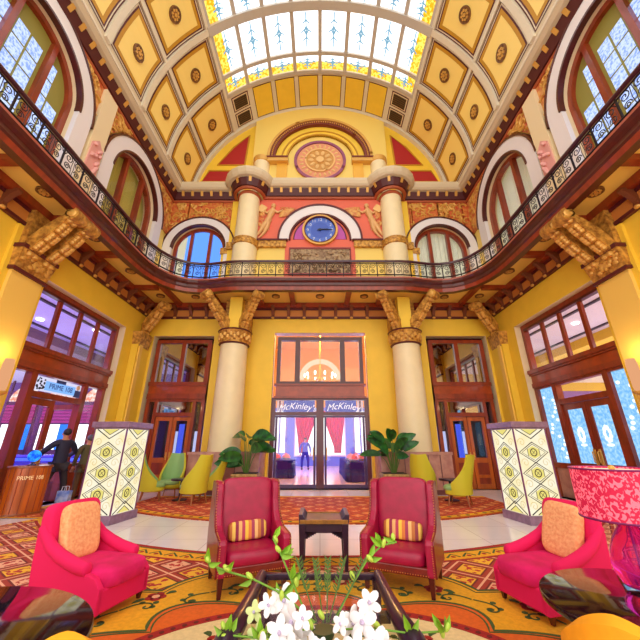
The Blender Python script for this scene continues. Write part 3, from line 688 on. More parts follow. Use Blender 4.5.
# ------------------------------------------------------------------ gilded consoles, pilasters and lower columns
def console(parent, loc, rz, L, Hh, w=.3, name='console'):
    m = MB(); top = []; bot = []
    for i in range(17):
        t = i/16; r = L*t; z = Hh*(t**.75); th = .12*(1-t)+.08+.07*math.sin(PI*t); top.append((r, z)); bot.append((r+.1*(1-t), z-th*1.6))
    m.prism(top+bot[::-1], lambda p, q, t: (t, -p, q), -w/2, w/2, 0, True)
    for k in range(12):
        t = (k+.5)/12; i = int(t*16)
        for sx in (-1, 1): m.ell((sx*w*.22, -bot[i][0]-.01, bot[i][1]-.01), (w*.24, .08, .07), 8, 1, rot=Matrix.Rotation(sx*.5, 3, 'Z'))
    for q, r in ((L, .17), (L*.92, .1)):
        m.tube([(-w*.56, -q, Hh-.14), (w*.56, -q, Hh-.14)], r, 14, 0)
        for sx in (-1, 1): m.ell((sx*w*.56, -q, Hh-.14), (.03, r*.62, r*.62), 12, 1)
    o = m.build(name, [gold, goldp], parent); o.location = loc; o.rotation_euler = (0, 0, rz); return o
def pilaster(side, lab):
    s = -1 if side == 'left' else 1
    t = thing('pilaster', lab, 'pilaster', (s*XL, 6.85, 0), -s*PI/2)   # local -y points into the room
    m = MB(); m.box(-.42, .42, -.16, 0, 0, 5.25, 0); m.box(-.56, -.42, -.08, 0, 0, 6.3, 1); m.box(.42, .56, -.08, 0, 0, 6.3, 1); m.build('shaft', [mat('pilaster_yellow', S(250, 204, 96), .55), yellow], t)
    m = MB(); m.hexa([(-.46, -.2, 5.22), (.46, -.2, 5.22), (.46, 0, 5.22), (-.46, 0, 5.22)], [(-.5, -.32, 5.72), (.5, -.32, 5.72), (.5, 0, 5.72), (-.5, 0, 5.72)], 0)
    m.box(-.52, .52, -.34, 0, 5.7, 5.8, 1); m.box(-.48, .48, -.23, 0, 5.16, 5.24, 1)
    rn = random.Random(2)
    for k in range(26): m.ell((rn.uniform(-.4, .4), -.27, rn.uniform(5.3, 5.66)), (.07, .04, .05), 7, 2, rot=Matrix.Rotation(rn.uniform(-1, 1), 3, 'Y'))
    m.build('capital', [gold, maroon, goldp], t)
    m = MB(); m.box(-.44, .44, -.22, 0, 5.8, 6.95); m.build('bracket_block', [gold], t)
    console(t, (-.24, -.2, 5.95), 0, .88, .9, .32); console(t, (.24, -.2, 5.95), 0, .88, .9, .32)
    m = MB(); m.box(-.5, .5, -.22, 0, 0, 1.2, 0); m.box(-.54, .54, -.26, 0, 1.2, 1.32, 1); m.build('plinth', [pmarble, maroon], t)
pilaster('left', 'yellow pilaster with gilt capital left of the bar entrance'); pilaster('right', 'yellow pilaster with gilt capital right of the etched glass entrance')
for s, lab in ((-1, 'narrow gilt-capped pilaster in the far left corner'), (1, 'narrow gilt-capped pilaster in the far right corner')):
    t = thing('corner_pilaster', lab, 'pilaster', (s*6.96, 12.28, 0))
    m = MB(); m.box(-.12, .12, -.55, .3, 0, 5.0, 0); m.box(-.16, .16, -.45, -.25, 0, 5.0, 1); m.build('shaft', [yellow, mat('pilaster_yellow', S(250, 204, 96))], t)
    m = MB(); m.hexa([(-.14, -.5, 4.95), (.14, -.5, 4.95), (.14, .2, 4.95), (-.14, .2, 4.95)], [(-.18-.05*(s > 0), -.6, 5.5), (.18+.05*(s < 0), -.6, 5.5), (.18+.05*(s < 0), .2, 5.5), (-.18-.05*(s > 0), .2, 5.5)], 0); m.build('capital', [gold], t)
    console(t, (-s*.05, -.2, 5.85), s*-1.1, .95, .8, .34)
def column(s, lab):
    t = thing('column', lab, 'column', (s*3.28, 11.95, 0)); m = MB()
    m.lathe([(.62, 0), (.62, .1), (.56, .14), (.545, 1.2), (.53, 3), (.5, 5.02)], 32); m.build('shaft', [cream], t)
    m = MB(); m.lathe([(.5, 4.98), (.56, 5.02), (.53, 5.08), (.55, 5.3), (.6, 5.44), (.62, 5.46), (.6, 5.52), (.45, 5.54)], 32, mi=0)
    m.lathe([(.5, 4.96), (.58, 4.99), (.54, 5.04)], 32, mi=1); m.lathe([(.6, 5.45), (.65, 5.5), (.6, 5.54)], 32, mi=1)
    for k in range(28):
        a = 2*PI*k/28; m.ell((.57*math.cos(a), .57*math.sin(a), 5.2+.1*(k % 2)), (.07, .07, .09), 7, 2)
    m.build('capital', [gold, maroon, goldp], t)
    m = MB(); m.box(-.24, .24, -.3, .6, 5.54, 6.9, 1); m.box(-.5, .5, .1, .64, 5.3, 6.95, 0); m.build('block', [gold, yellow], t)
    console(t, (-.22, -.12, 5.75), -.75, 1.1, 1.1, .32); console(t, (.22, -.12, 5.75), .75, 1.1, 1.1, .32)
column(-1, 'tall cream column left of the central glass doors'); column(1, 'tall cream column right of the central glass doors')
for s, nm in ((-1, 'left'), (1, 'right')):
    m = MB(); x0, x1 = sorted((s*1.95, s*4.25)); m.box(x0, x1, 11.35, YB-.002, 0, 1.15, 0); m.box(x0-.03, x1+.03, 11.32, YB-.002, 1.15, 1.24, 0); m.box(x0-.02, x1+.02, 11.33, YB-.002, 0, .14, 1)
    for k in range(1, 6): xx = x0+(x1-x0)*k/6; m.box(xx-.012, xx+.012, 11.335, 11.36, .14, 1.15, 1)
    struct(m.build('trim_dado_'+nm, [pmarble, mat('dark_marble', S(120, 70, 70), .3)]), 'pink marble dado around the foot of the '+nm+' column', 'dado')
    for k, x in enumerate((1.95, 4.22, 6.84)):
        pass
# ------------------------------------------------------------------ glazed screens and doors
etch = emat('etched_glass', S(120, 186, 244), .78, S(176, 222, 255), 13, .36, .62)  # emission stands in for daylight behind the frosted panes
etchw = emat('etched_motif', S(235, 248, 255), 1.0)
purpf = mat('purple_frame', S(74, 40, 92), .3, coat=.3)
BARN = [0]
def bars(fn, L, rects, d0, d1, nm, m, parent, bev=0):
    mb = MB(); BARN[0] = (BARN[0]+1) % 9; d0 += .0011*BARN[0]; d1 += .0011*BARN[0]
    for ua, ub, za, zb in rects:
        d0 += .0013; d1 -= .0007
        mb.prism([(ua, za), (ub, za), (ub, zb), (ua, zb)], lambda u, z, d: Vector(fn(u, z, d))-L, d0, d1, 0)
    return mb.build(nm, [m], parent, bevel=bev)
def side_entrance(side, n):
    fn = SIDE[side]; L = Vector(fn(9.33, 0, 0))
    w = thing('window_%d' % n, 'tall mahogany framed four light window above the '+('bar entrance on the left wall' if side == 'left' else 'etched glass entrance on the right wall'), 'window', L, kind='structure')
    R = [(7.45, 7.6, 3.25, 5.48), (11.05, 11.2, 3.25, 5.48), (7.45, 11.2, 5.33, 5.48)]
    bars(fn, L, R, .22, .4, 'frame', wood, w); bars(fn, L, [(7.6, 11.05, 5.26, 5.33)], .2, .36, 'head_molding', woodd, w)
    xs = [7.6, 8.5, 9.36, 10.2, 11.05]
    for x in xs[1:-1]: bars(fn, L, [(x-.06, x+.06, 3.8, 5.3)], .27, .36, 'mullion', wood, w)
    for a, b in zip(xs, xs[1:]): bars(fn, L, [(a, b, 3.8, 5.3)], .3, .31, 'pane', clear, w)
    mb = MB(); 
    for za, zb, da, mi in ((3.25, 3.4, .16, 0), (3.4, 3.66, .2, 1), (3.66, 3.72, .14, 0), (3.72, 3.84, .1, 0)): mb.prism([(7.45, za), (11.2, za), (11.2, zb), (7.45, zb)], lambda u, z, d: Vector(fn(u, z, d))-L, da, .4, mi)
    mb.build('transom', [wood, mat('transom_orange', S(176, 66, 20), .3, noise=.3, scale=4, coat=.4)], w)
    dr = thing('door_%d' % n, 'mahogany double door entrance with side lights on the '+side+' wall', 'door', L, kind='structure')
    st = [(7.45, 7.6, 0, 3.25), (8.2, 8.38, 0, 3.25), (10.16, 10.34, 0, 3.25), (11.05, 11.2, 0, 3.25), (8.38, 10.16, 2.6, 2.75), (7.6, 8.2, .8, .95), (10.34, 11.05, .8, .95), (8.38, 10.16, 3.18, 3.25), (7.6, 8.2, 3.18, 3.25), (10.34, 11.05, 3.18, 3.25)]
    bars(fn, L, st, .2, .4, 'frame', wood, dr)
    bars(fn, L, [(7.6, 8.2, 0, .8), (10.34, 11.05, 0, .8)], .24, .38, 'base_panel', pmarble if side == 'right' else wood, dr)
    gl = etch if side == 'right' else clear
    for a, b in ((7.6, 8.2), (10.34, 11.05)):
        p = bars(fn, L, [(a, b, .95, 3.18)], .3, .31, 'side_light', gl, dr)
        if side == 'right':
            mb = MB(); rn = random.Random(4)
            for k in range(16): u, z = rn.uniform(a+.08, b-.08), 1.1+.12*k; mb.ell(Vector(fn(u, z, .29))-L, (.03, .06, .05), 6)
            mb.build('etched_motif', [etchw], p)
    top = bars(fn, L, [(8.38, 10.16, 2.75, 3.18)], .3, .31, 'transom_pane', clear, dr)
    for k, (a, b) in enumerate(((8.38, 9.27), (9.27, 10.16))):
        if side == 'left' and k == 1:                      # this leaf stands open into the bar
            lf = thing('leaf', None, None); lf.parent = dr; hp = Vector(fn(10.16, 0, .3))-L
            mb = MB(); mb.box(-.86, -.0, 0, .05, 0, .5); mb.box(-.12, 0, 0, .05, 0, 2.6); mb.box(-.9, -.78, 0, .05, 0, 2.6); mb.box(-.9, 0, 0, .05, 2.45, 2.6); mb.box(-.9, 0, 0, .05, .0, .95)
            o = mb.build('leaf', [wood], dr); bpy.data.objects.remove(lf, do_unlink=True); o.location = hp; o.rotation_euler = (0, 0, math.radians(-8))
            gb = MB(); gb.box(-.78, -.12, .02, .03, .95, 2.45); gb.build('leaf_pane', [clear], o); continue
        lf = bars(fn, L, [(a+.01, a+.15, 0, 2.59), (b-.15, b-.01, 0, 2.59), (a+.15, b-.15, 2.42, 2.59), (a+.15, b-.15, .82, .98), (a+.15, b-.15, 0, .2)], .25, .33, 'leaf', wood, dr)
        bars(fn, L, [(a+.15, b-.15, .2, .82)], .27, .32, 'leaf_panel', woodo if side == 'right' else wood, lf)
        p = bars(fn, L, [(a+.15, b-.15, .98, 2.42)], .285, .295, 'leaf_pane', gl, lf)
        if side == 'right':
            mb = MB(); c = (a+b)/2
            for q in range(9): an = 2*PI*q/9; mb.ell(Vector(fn(c+.09*math.cos(an), 1.72+.16*math.sin(an), .275))-L, (.02, .05, .07), 6)
            mb.ell(Vector(fn(c, 1.45, .275))-L, (.02, .13, .04), 8)
            mb.build('etched_motif', [etchw], lf)
        hb = MB(); u = b-.09 if k == 0 else a+.09; hb.prism([(u-.035, .95), (u+.035, .95), (u+.035, 1.35), (u-.035, 1.35)], lambda u, z, d: Vector(fn(u, z, d))-L, .22, .25, 0)
        hb.tube([Vector(fn(u, z, d))-L for z, d in ((1.0, .24), (1.02, .17), (1.28, .17), (1.3, .24))], .016, 6, 0); hb.build('handle', [goldp], lf)
    return dr, top, fn, L
dl, topL, fnL, LL = side_entrance('left', 9)
dr_, topR, fnR, LR = side_entrance('right', 10)
# the sign pane above the bar doors
m = MB(); fs = lambda u, z, d: Vector(fL(u, z, d))-LL
m.prism([(8.42, 2.78), (10.1, 2.78), (10.1, 3.15), (8.42, 3.15)], fs, .26, .28, 0)
m.prism([(8.75, 2.82), (9.85, 2.82), (9.85, 3.06), (8.75, 3.06)], fs, .24, .262, 1)
m.prism([(9.1, 3.06), (9.45, 3.06), (9.45, 3.15), (9.1, 3.15)], fs, .25, .265, 2); m.prism([(9.85, 2.78), (10.1, 2.78), (10.1, 2.98), (9.85, 2.98)], fs, .25, .265, 2)
m.disc((9.97, 3.06), .07, fs, .24, .262, 16, 4)
rn = random.Random(8)
for k in range(22): m.disc((8.46+rn.uniform(0, .26), 2.82+rn.uniform(0, .3)), rn.uniform(.015, .035), fs, .25, .262, 7, 3)
sgn = m.build('sign', [emat('sign_pale', S(225, 222, 250), .7), emat('sign_blue', S(130, 180, 246), .8), mat('sign_navy', S(60, 80, 150), .5), mat('sign_black', S(20, 14, 30), .5), mat('sign_peach', S(246, 200, 170), .5)], topL)
text('PRIME 108', 'lettering', .2, mat('sign_letter', S(50, 84, 170), .5), topL, lambda x, y, z: fs(9.3+x, 2.94+y, .235-z), .003)
# central doorway
L = Vector((0, YB, 0)); w = thing('window_11', 'three light mahogany transom window above the central glass doors', 'window', L, kind='structure'); fn = fB
bars(fn, L, [(-1.72, -1.58, 3.15, 5.6), (1.58, 1.72, 3.15, 5.6), (-1.72, 1.72, 5.46, 5.6), (-1.72, 1.72, 3.62, 3.78)], .15, .35, 'frame', woodd, w)
bars(fn, L, [(-1.72, 1.72, 3.15, 3.62)], .12, .35, 'transom', MATS['transom_orange'], w); bars(fn, L, [(-1.78, 1.78, 3.6, 3.68), (-1.78, 1.78, 3.12, 3.2)], .06, .3, 'molding', wood, w)
for x in (-.9, .9): bars(fn, L, [(x-.1, x+.1, 3.7, 5.5)], .13, .35, 'mullion', woodd, w)
for a, b in ((-1.58, -1.0), (-.8, .8), (1.0, 1.58)): bars(fn, L, [(a, b, 3.78, 5.46)], .24, .25, 'pane', clear, w)
d_ = thing('door_11', 'central pair of glass doors under lettered transom panes', 'door', L, kind='structure')
bars(fn, L, [(-1.85, -1.7, 0, 3.15), (1.7, 1.85, 0, 3.15), (-.14, .14, 0, 3.15), (-1.7, 1.7, 2.5, 2.62), (-1.7, 1.7, 3.06, 3.15)], .15, .32, 'frame', mat('door_purple_wood', S(96, 36, 48), .3, coat=.3), d_)
for s in (-1, 1):
    a, b = sorted((s*.14, s*1.7)); p = bars(fn, L, [(a, b, 2.62, 3.06)], .22, .23, 'transom_pane', clear, d_)
    m = MB()
    for k, q in enumerate((.07, .2, .33)): u = s*(1.66-q*.6); m.prism([(u-.03, 2.64), (u+.03, 2.64), (u+.03, 3.04), (u-.03, 3.04)], lambda u, z, d: (u, d, z), .235, .24, k % 2)
    m.prism([(s*.2, 2.63), (s*1.4, 2.63), (s*1.4, 3.05), (s*.2, 3.05)], lambda u, z, d: (u, d, z), .236, .24, 2)
    m.build('tinted_stripe', [mat('stripe_white', S(225, 220, 245), .5), mat('stripe_navy', S(70, 60, 130), .5), emat('pane_violet', S(96, 96, 196), .55)], p)
    text("McKinley's" if s < 0 else 'McKinley', 'lettering', .34, mat('letter_white', S(240, 238, 250), .4, emit=.3), p, lambda x, y, z, s=s: (s*.88+x, .21-z, 2.84+y), .004, .35, bend=.22)
    lf = bars(fn, L, [(a+.02, a+.1, .02, 2.49), (b-.1, b-.02, .02, 2.49), (a, b, 2.42, 2.49), (a, b, .02, .14)], .2, .26, 'leaf', purpf, d_)
    bars(fn, L, [(a+.1, b-.1, .14, 2.42)], .225, .235, 'leaf_pane', clear, lf)
    hb = MB(); u = s*.24; hb.tube([(u, .2, .95), (u, .12, 1.0), (u, .12, 1.3), (u, .2, 1.35)], .02, 8); hb.build('handle', [goldp], lf)
# side doors of the back wall
for s, n, lab in ((-1, 12, 'left'), (1, 13, 'right')):
    L = Vector((s*5.52, YB, 0)); fn = lambda u, z, d, s=s: (s*u, YB+d, z)
    w = thing('window_%d' % n, 'two light window over the wooden doors in the far %s corner of the back wall' % lab, 'window', L, kind='structure')
    bars(fn, L, [(4.42, 4.58, 3.1, 5.48), (6.5, 6.66, 3.1, 5.48), (4.42, 6.66, 5.34, 5.48), (5.46, 5.62, 3.7, 5.34)], .15, .35, 'frame', wood, w)
    bars(fn, L, [(4.42, 6.66, 3.1, 3.3), (4.4, 6.68, 3.6, 3.75)], .1, .35, 'molding', wood, w); bars(fn, L, [(4.42, 6.66, 3.3, 3.6)], .15, .35, 'transom', MATS['transom_orange'], w)
    for a, b in ((4.58, 5.46), (5.62, 6.5)): bars(fn, L, [(a, b, 3.75, 5.34)], .24, .25, 'pane', mirror, w)
    dd = thing('door_%d' % n, 'pair of panelled wooden doors with glass in the far %s corner of the back wall' % lab, 'door', L, kind='structure')
    bars(fn, L, [(4.42, 4.55, 0, 3.1), (6.53, 6.66, 0, 3.1), (4.75, 4.87, 0, 3.1), (6.22, 6.34, 0, 3.1), (4.87, 6.22, 2.45, 2.6), (4.42, 6.66, 3.0, 3.1)], .15, .33, 'frame', wood, dd)
    bars(fn, L, [(4.87, 6.22, 2.6, 3.0)], .24, .25, 'transom_pane', mirror, dd)
    for a, b in ((4.55, 4.75), (6.34, 6.53)): bars(fn, L, [(a, b, .9, 3.0)], .24, .25, 'side_light', clear, dd); bars(fn, L, [(a, b, 0, .9)], .2, .3, 'base_panel', wood, dd)
    for a, b in ((4.87, 5.545), (5.545, 6.22)):
        lf = bars(fn, L, [(a+.01, a+.13, 0, 2.44), (b-.13, b-.01, 0, 2.44), (a+.13, b-.13, 2.3, 2.44), (a+.13, b-.13, .85, 1.02), (a+.13, b-.13, .36, .46), (a+.13, b-.13, 0, .16)], .2, .28, 'leaf', woodo, dd)
        bars(fn, L, [(a+.13, b-.13, .46, .85), (a+.13, b-.13, .16, .36)], .22, .27, 'leaf_panel', wood, lf); bars(fn, L, [(a+.13, b-.13, 1.02, 2.3)], .235, .245, 'leaf_pane', clear, lf)
        hb = MB(); u = b-.06 if a < 5 else a+.06; p = Vector(fn(u, 1.05, .16))-L; hb.ell(p, (.03, .03, .03), 8); hb.box(p.x-.02, p.x+.02, p.y+.02, p.y+.06, .95, 1.2); hb.build('handle', [goldp], lf)
# ------------------------------------------------------------------ rooms beyond
def shell(nm, x0, x1, y0, y1, zt, mw, mc, lab, faces):
    m = MB()
    if 'x0' in faces: m.box(x0-.1, x0, y0, y1, 0, zt, 0)
    if 'x1' in faces: m.box(x1, x1+.1, y0, y1, 0, zt, 0)
    if 'y0' in faces: m.box(x0, x1, y0-.1, y0, 0, zt, 0)
    if 'y1' in faces: m.box(x0, x1, y1, y1+.1, 0, zt, 0)
    struct(m.build('wall_'+nm, [mw]), lab, 'wall')
    m = MB(); m.box(x0-.1, x1+.1, y0-.1, y1+.1, zt, zt+.1, 0); struct(m.build('ceiling_'+nm, [mc]), 'ceiling of the '+nm.replace('_', ' '), 'ceiling')
shell('bar_room', -26, -7.56, 3, 26, 6.1, mat('bar_wall', S(130, 96, 170), .6), mat('bar_ceiling', S(206, 200, 250), .6), 'walls of the bar room beyond the left entrance', ('x0', 'y0', 'y1'))
shell('entrance_room', 7.56, 26, 3, 26, 6.1, mat('entrance_wall', S(236, 196, 90), .6), mat('entrance_ceiling', S(226, 214, 226), .6), 'walls of the room beyond the right entrance', ('x1', 'y0', 'y1'))
m = MB(); m.box(-19, -7.6, 16, 16.15, 0, 3.9); struct(m.build('wall_bar_partition', [mat('bar_partition', S(90, 30, 80), .5)]), 'low maroon partition behind the bar', 'wall')
m = MB(); m.box(7.6, 19, 16, 16.15, 0, 3.9, 0)
struct(m.build('wall_entrance_partition', [mat('entrance_partition', S(110, 70, 120), .5)]), 'low mauve partition in the room beyond the right entrance', 'wall')
m = MB(); dw = mat('dining_wall_blue_light', S(120, 140, 205), .6);  # blue room light put into the lower wall colour
m.box(-4.4, -4.3, 13.02, 26.5, 0, 3.5, 0); m.box(4.3, 4.4, 13.02, 26.5, 0, 3.5, 0); m.box(-4.4, -4.3, 13.02, 26.5, 3.5, 9, 1); m.box(4.3, 4.4, 13.02, 26.5, 3.5, 9, 1); m.box(-4.4, 4.4, 26.4, 26.5, 0, 4.2, 0); m.box(-4.4, 4.4, 26.4, 26.5, 4.2, 9, 1)
struct(m.build('wall_dining_room', [dw, mat('dining_wall_warm_light', S(236, 170, 60), .6)]), 'dining room walls beyond the central doors, blue and warm light painted in', 'wall')  # upper walls coloured yellow to stand in for warm light
m = MB(); m.box(-4.4, 4.4, 13.02, 26.5, 9, 9.1); struct(m.build('ceiling_dining_room', [mat('dining_ceiling', S(240, 176, 70), .6)]), 'warm ceiling of the dining room', 'ceiling')  # warm light put into the ceiling colour as well
for s, nm in ((-1, 'left'), (1, 'right')):
    m = MB(); a, b = sorted((s*4.42, s*7.05)); m.box(a, b, 14.9, 15, 0, 6); m.box(a, b, 13.0, 15, 6, 6.1); x = s*7.05; m.box(min(x, x+s*.1), max(x, x+s*.1), 13.0, 15, 0, 6)
    struct(m.build('wall_lobby_'+nm, [mat('lobby_dark', S(70, 52, 80), .6)]), 'dark lobby wall behind the %s corner doors' % nm, 'wall')
    m = MB()
    for k, (u, z0, z1, mi) in enumerate(((4.95, .9, 2.2, 0), (5.2, .8, 2.0, 1), (5.5, 1.2, 2.4, 2), (5.9, .9, 2.3, 0), (6.15, 1.1, 2.0, 1))): a, b = sorted((s*u, s*(u+.22))); m.box(a, b, 14.86, 14.9, z0, z1, mi)
    tag(m.build('lit_display', [emat('display_blue', S(70, 90, 230), .8), emat('display_pale', S(190, 200, 250), .7), emat('display_gold', S(236, 170, 60), .6)], None), 'glowing blue display seen through the %s corner doors' % nm, 'display')
# dining room contents
dn = thing('window_14', 'bright white window at the far end of the dining room', 'window', (0, 26.35, 0), kind='structure')
wl = emat('daylight_white', (1, .98, 1, 1), 1.3)
m = MB(); m.box(-1.9, 1.9, 0, .04, .75, 3.7); m.build('pane', [wl], dn)
m = MB(); [m.box(x-.05, x+.05, -.06, 0, .7, 3.75) for x in (-1.9, -.05, 1.9)]; m.box(-1.95, 1.95, -.06, 0, 3.7, 3.8); m.box(-1.95, 1.95, -.1, 0, .65, .75); m.build('frame', [white], dn)
for s, n in ((-1, 15), (1, 16)):
    t = thing('window_%d' % n, 'narrow bright side window %s of the far dining room window' % ('left' if s < 0 else 'right'), 'window', (s*3.1, 26.35, 0), kind='structure')
    m = MB(); m.box(-.5, .5, 0, .04, .9, 3.9); m.build('pane', [wl], t); m = MB(); [m.box(x-.06, x+.06, -.08, 0, .8, 4) for x in (-.5, 0, .5)]; m.build('frame', [mat('window_grey', S(150, 150, 190), .5)], t)
    m = MB(); N = 16; vs = []; rows = 12                   # pink curtain swept to the side
    for j in range(rows+1):
        z = 3.9-3.0*j/rows; tt = j/rows; inner = s*(.2+.85*min(1, tt*1.15)**1.2); outer = s*(1.75+.15*math.cos(tt*3))
        for i in range(N+1): u = inner+(outer-inner)*i/N; vs.append((u, 26.1+.07*math.sin(i*2.1), z))
    m.add(vs, [(j*(N+1)+i, j*(N+1)+i+1, (j+1)*(N+1)+i+1, (j+1)*(N+1)+i) for j in range(rows) for i in range(N)], 0, True)
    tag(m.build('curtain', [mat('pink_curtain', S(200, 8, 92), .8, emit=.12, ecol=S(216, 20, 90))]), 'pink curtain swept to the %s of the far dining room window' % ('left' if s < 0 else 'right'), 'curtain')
def clothed_table(nm, x0, x1, y0, y1, lab):
    t = thing(nm, lab, 'table', ((x0+x1)/2, (y0+y1)/2, 0)); a, b = (x1-x0)/2, (y1-y0)/2; m = MB(); P = []; Q = []
    for i in range(80):
        th = 2*PI*i/80; pw = lambda v: math.copysign(abs(v)**.25, v); fl = 1+.03*math.sin(i*2.5)
        P.append((a*pw(math.cos(th)), b*pw(math.sin(th)), .76)); Q.append((a*pw(math.cos(th))*1.04*fl, b*pw(math.sin(th))*1.04*fl, .02))
    m.add(P+Q, [(i, (i+1) % 80, (i+1) % 80+80, i+80) for i in range(80)]+[tuple(range(80))], 0, False); m.build('tablecloth', [mat('navy_cloth', S(8, 12, 116), .9)], t)
    m = MB(); [m.box(sx*a*.8-.03, sx*a*.8+.03, sy*b*.8-.03, sy*b*.8+.03, 0, .74) for sx in (-1, 1) for sy in (-1, 1)]; m.build('leg', [woodd], t)
clothed_table('buffet_table', -2.5, -1.25, 16.6, 18.2, 'navy clothed buffet table left inside the dining room'); clothed_table('buffet_table', 1.1, 2.35, 15.0, 20.5, 'long navy clothed buffet table right inside the dining room')
rn = random.Random(6); dish = mat('dish_white', S(220, 214, 235), .3); food = mat('dish_pink', S(206, 120, 150), .5)
for k, (x, y) in enumerate(((-2.1, 17.0), (-1.7, 17.6), (1.5, 15.6), (1.9, 16.4), (1.5, 17.3), (1.9, 18.4))):
    t = thing('serving_dish', ['covered serving dish at the front of the left buffet table', 'covered serving dish at the back of the left buffet table', 'serving dish nearest the door on the long right buffet', 'second serving dish from the door on the right buffet', 'third serving dish along the right buffet', 'farthest serving dish on the right buffet'][k], 'dish', (x, y, .765), group='buffet dishes')
    m = MB(); m.lathe([(0, 0), (.16, 0), (.24, .08), (.25, .1), (.22, .1), (0, .1)], 16); m.build('bowl', [dish], t); m = MB(); m.lathe([(.22, .1), (.19, .2), (.1, .27), (0, .29)], 16); m.ell((0, 0, .3), (.03, .03, .03), 8); m.build('lid', [food], t)
ch = thing('chandelier', 'brass chandelier with white candle lights hanging in the dining room', 'chandelier', (0, 15.4, 4.2))
m = MB(); m.tube([(0, 0, 4.8), (0, 0, .3)], .02, 6); m.lathe([(0, 0), (.1, .05), (.14, .2), (.06, .4), (.09, .6), (.02, .8)], 14)
m.build('stem', [goldp], ch); m = MB(); bl = MB()
for k in range(10):
    a = 2*PI*k/10; c, s_ = math.cos(a), math.sin(a); R = .72
    m.tube([(.05*c, .05*s_, .3), (.3*c, .3*s_, .02), (.6*c, .6*s_, .05), (R*c, R*s_, .25)], .022, 6); bl.ell((R*c, R*s_, .34), (.05, .05, .1), 8)
m.build('arm', [goldp], ch); bl.build('candle_bulb', [emat('bulb_white', (1, .92, .75, 1), 3)], ch)
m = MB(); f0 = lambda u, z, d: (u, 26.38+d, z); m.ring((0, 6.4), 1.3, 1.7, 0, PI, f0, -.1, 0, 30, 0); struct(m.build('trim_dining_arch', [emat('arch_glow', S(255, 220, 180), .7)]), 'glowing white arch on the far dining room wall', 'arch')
# bar room contents
for k, (x, lab) in enumerate(((-14.3, 'white lit window nearest the podium, under maroon shutters in the bar room'), (-12.5, 'middle white lit window under maroon shutters in the bar room'), (-10.7, 'white lit window behind the people, under maroon shutters in the bar room'), (-8.9, 'white lit window farthest right in the bar room'))):
    t = thing('bar_window', lab, 'window', (x, 15.98, 0), -PI/2, 'bar room windows')
    m = MB(); m.box(-.03, 0, -.62, .3, 1.25, 2.35, 0); m.box(-.03, 0, .32, .72, 1.25, 2.35, 1); m.build('pane', [emat('screen_white', S(240, 244, 255), 1.7), emat('screen_blue', S(40, 120, 240), 1.1)], t)
    m = MB()
    for q in range(6): m.box(-.02, .04, -.66, .76, 2.42+.14*q, 2.53+.14*q)
    m.build('shutter', [mat('shutter_maroon', S(150, 36, 90), .5, emit=.12, ecol=S(150, 32, 90))], t)
    m = MB(); m.box(-.06, 0, -.75, -.66, 0, 4.4); m.box(-.06, 0, .76, .85, 0, 4.4); m.box(-.06, 0, -.7, .8, 0, 1.25); m.box(-.05, 0, -.7, .8, 3.26, 3.4); m.prism([(.72*math.cos(PI*i/16)+.05, 3.4+.72*math.sin(PI*i/16)) for i in range(17)], lambda u, z, d: (d, u, z), -.05, -.01, 1)
    m.build('frame', [mat('bar_frame', S(80, 30, 60), .5), emat('fanlight', S(240, 225, 220), 1.0, S(226, 140, 120), 7)], t)
t = thing('bar_counter', 'long bar counter glowing blue in the bar room', 'counter', (-12, 14.2, 0)); m = MB(); m.box(-3.5, 3.5, -.3, .3, 0, 1.02); m.build('body', [mat('bar_front', S(50, 36, 150), .4)], t); m = MB(); m.box(-3.6, 3.6, -.4, .4, 1.02, 1.08); m.build('counter_top', [mat('bar_top', S(90, 80, 200), .2)], t); m = MB(); m.box(-3.5, 3.5, -.33, -.3, .86, .98); m.build('light_strip', [emat('strip_blue', S(70, 90, 255), 1.5)], t)
m = MB(); [m.prism([(x+.8*math.cos(PI*i/16), 2.9+.8*math.sin(PI*i/16)) for i in range(17)], lambda u, z, d: (u, 15.98+d, z), -.04, 0, 0) for x in (9.6,)]; tag(m.build('fanlight', [MATS['fanlight']]), 'half round glowing fanlight in the room beyond the right entrance', 'window')
for x, y, lb in ((-10.44, 10.23, 'white downlight seen through the leftmost pane of the left wall window'), (-11.04, 11.96, 'white downlight seen through the second pane of the left wall window'), (-9.68, 13.28, 'white downlight seen through the fourth pane of the left wall window'), (10.4, 12.4, 'white downlight seen through the panes of the right wall window')):
    m = MB(); m.disc((x, y), .12, lambda p, q, t: (p, q, t), 6.05, 6.1, 20); tag(m.build('ceiling_light', [emat('downlight', (1, 1, 1, 1), 5)]), lb, 'light', 'downlights')
for sg, nm in ((-1, 'bar'), (1, 'entrance')):             # beams and vents on those ceilings
    m = MB(); xs = sorted((sg*12.2, sg*13.2)); m.box(xs[0], xs[1], 3.2, 25.8, 5.7, 6.1, 0)
    struct(m.build('trim_%s_beam' % nm, [mat('beam_mauve', S(150, 120, 140), .6) if sg < 0 else yellow]), 'ceiling beam in the %s room' % nm, 'beam')
    m = MB()
    for k in range(4): xs = sorted((sg*(9.4+k*2.2+(1 if k > 1 else 0)), sg*(9.52+k*2.2+(1 if k > 1 else 0)))); m.box(xs[0], xs[1], 3.2, 25.8, 6.04, 6.1, 0)
    struct(m.build('trim_%s_rails' % nm, [mat('rail_dark', S(50, 44, 70), .5)]), 'thin dark ceiling rails in the %s room' % nm, 'rail')
pt = thing('pendant_lamp', 'brass hanging lamp with lit bulbs seen through the right wall window', 'lamp', (10.4, 9.2, 4.6))
m = MB(); m.tube([(0, 0, 2.3), (0, 0, .3)], .02, 6); m.lathe([(.05, .35), (.4, .3), (.42, .24), (.06, .1)], 18); m.build('body', [goldp], pt)
m = MB(); [m.ell((.3*math.cos(a), .3*math.sin(a), .15), (.06, .06, .08), 8) for a in [2*PI*k/8 for k in range(8)]]; m.build('bulb', [MATS['bulb_white']], pt)
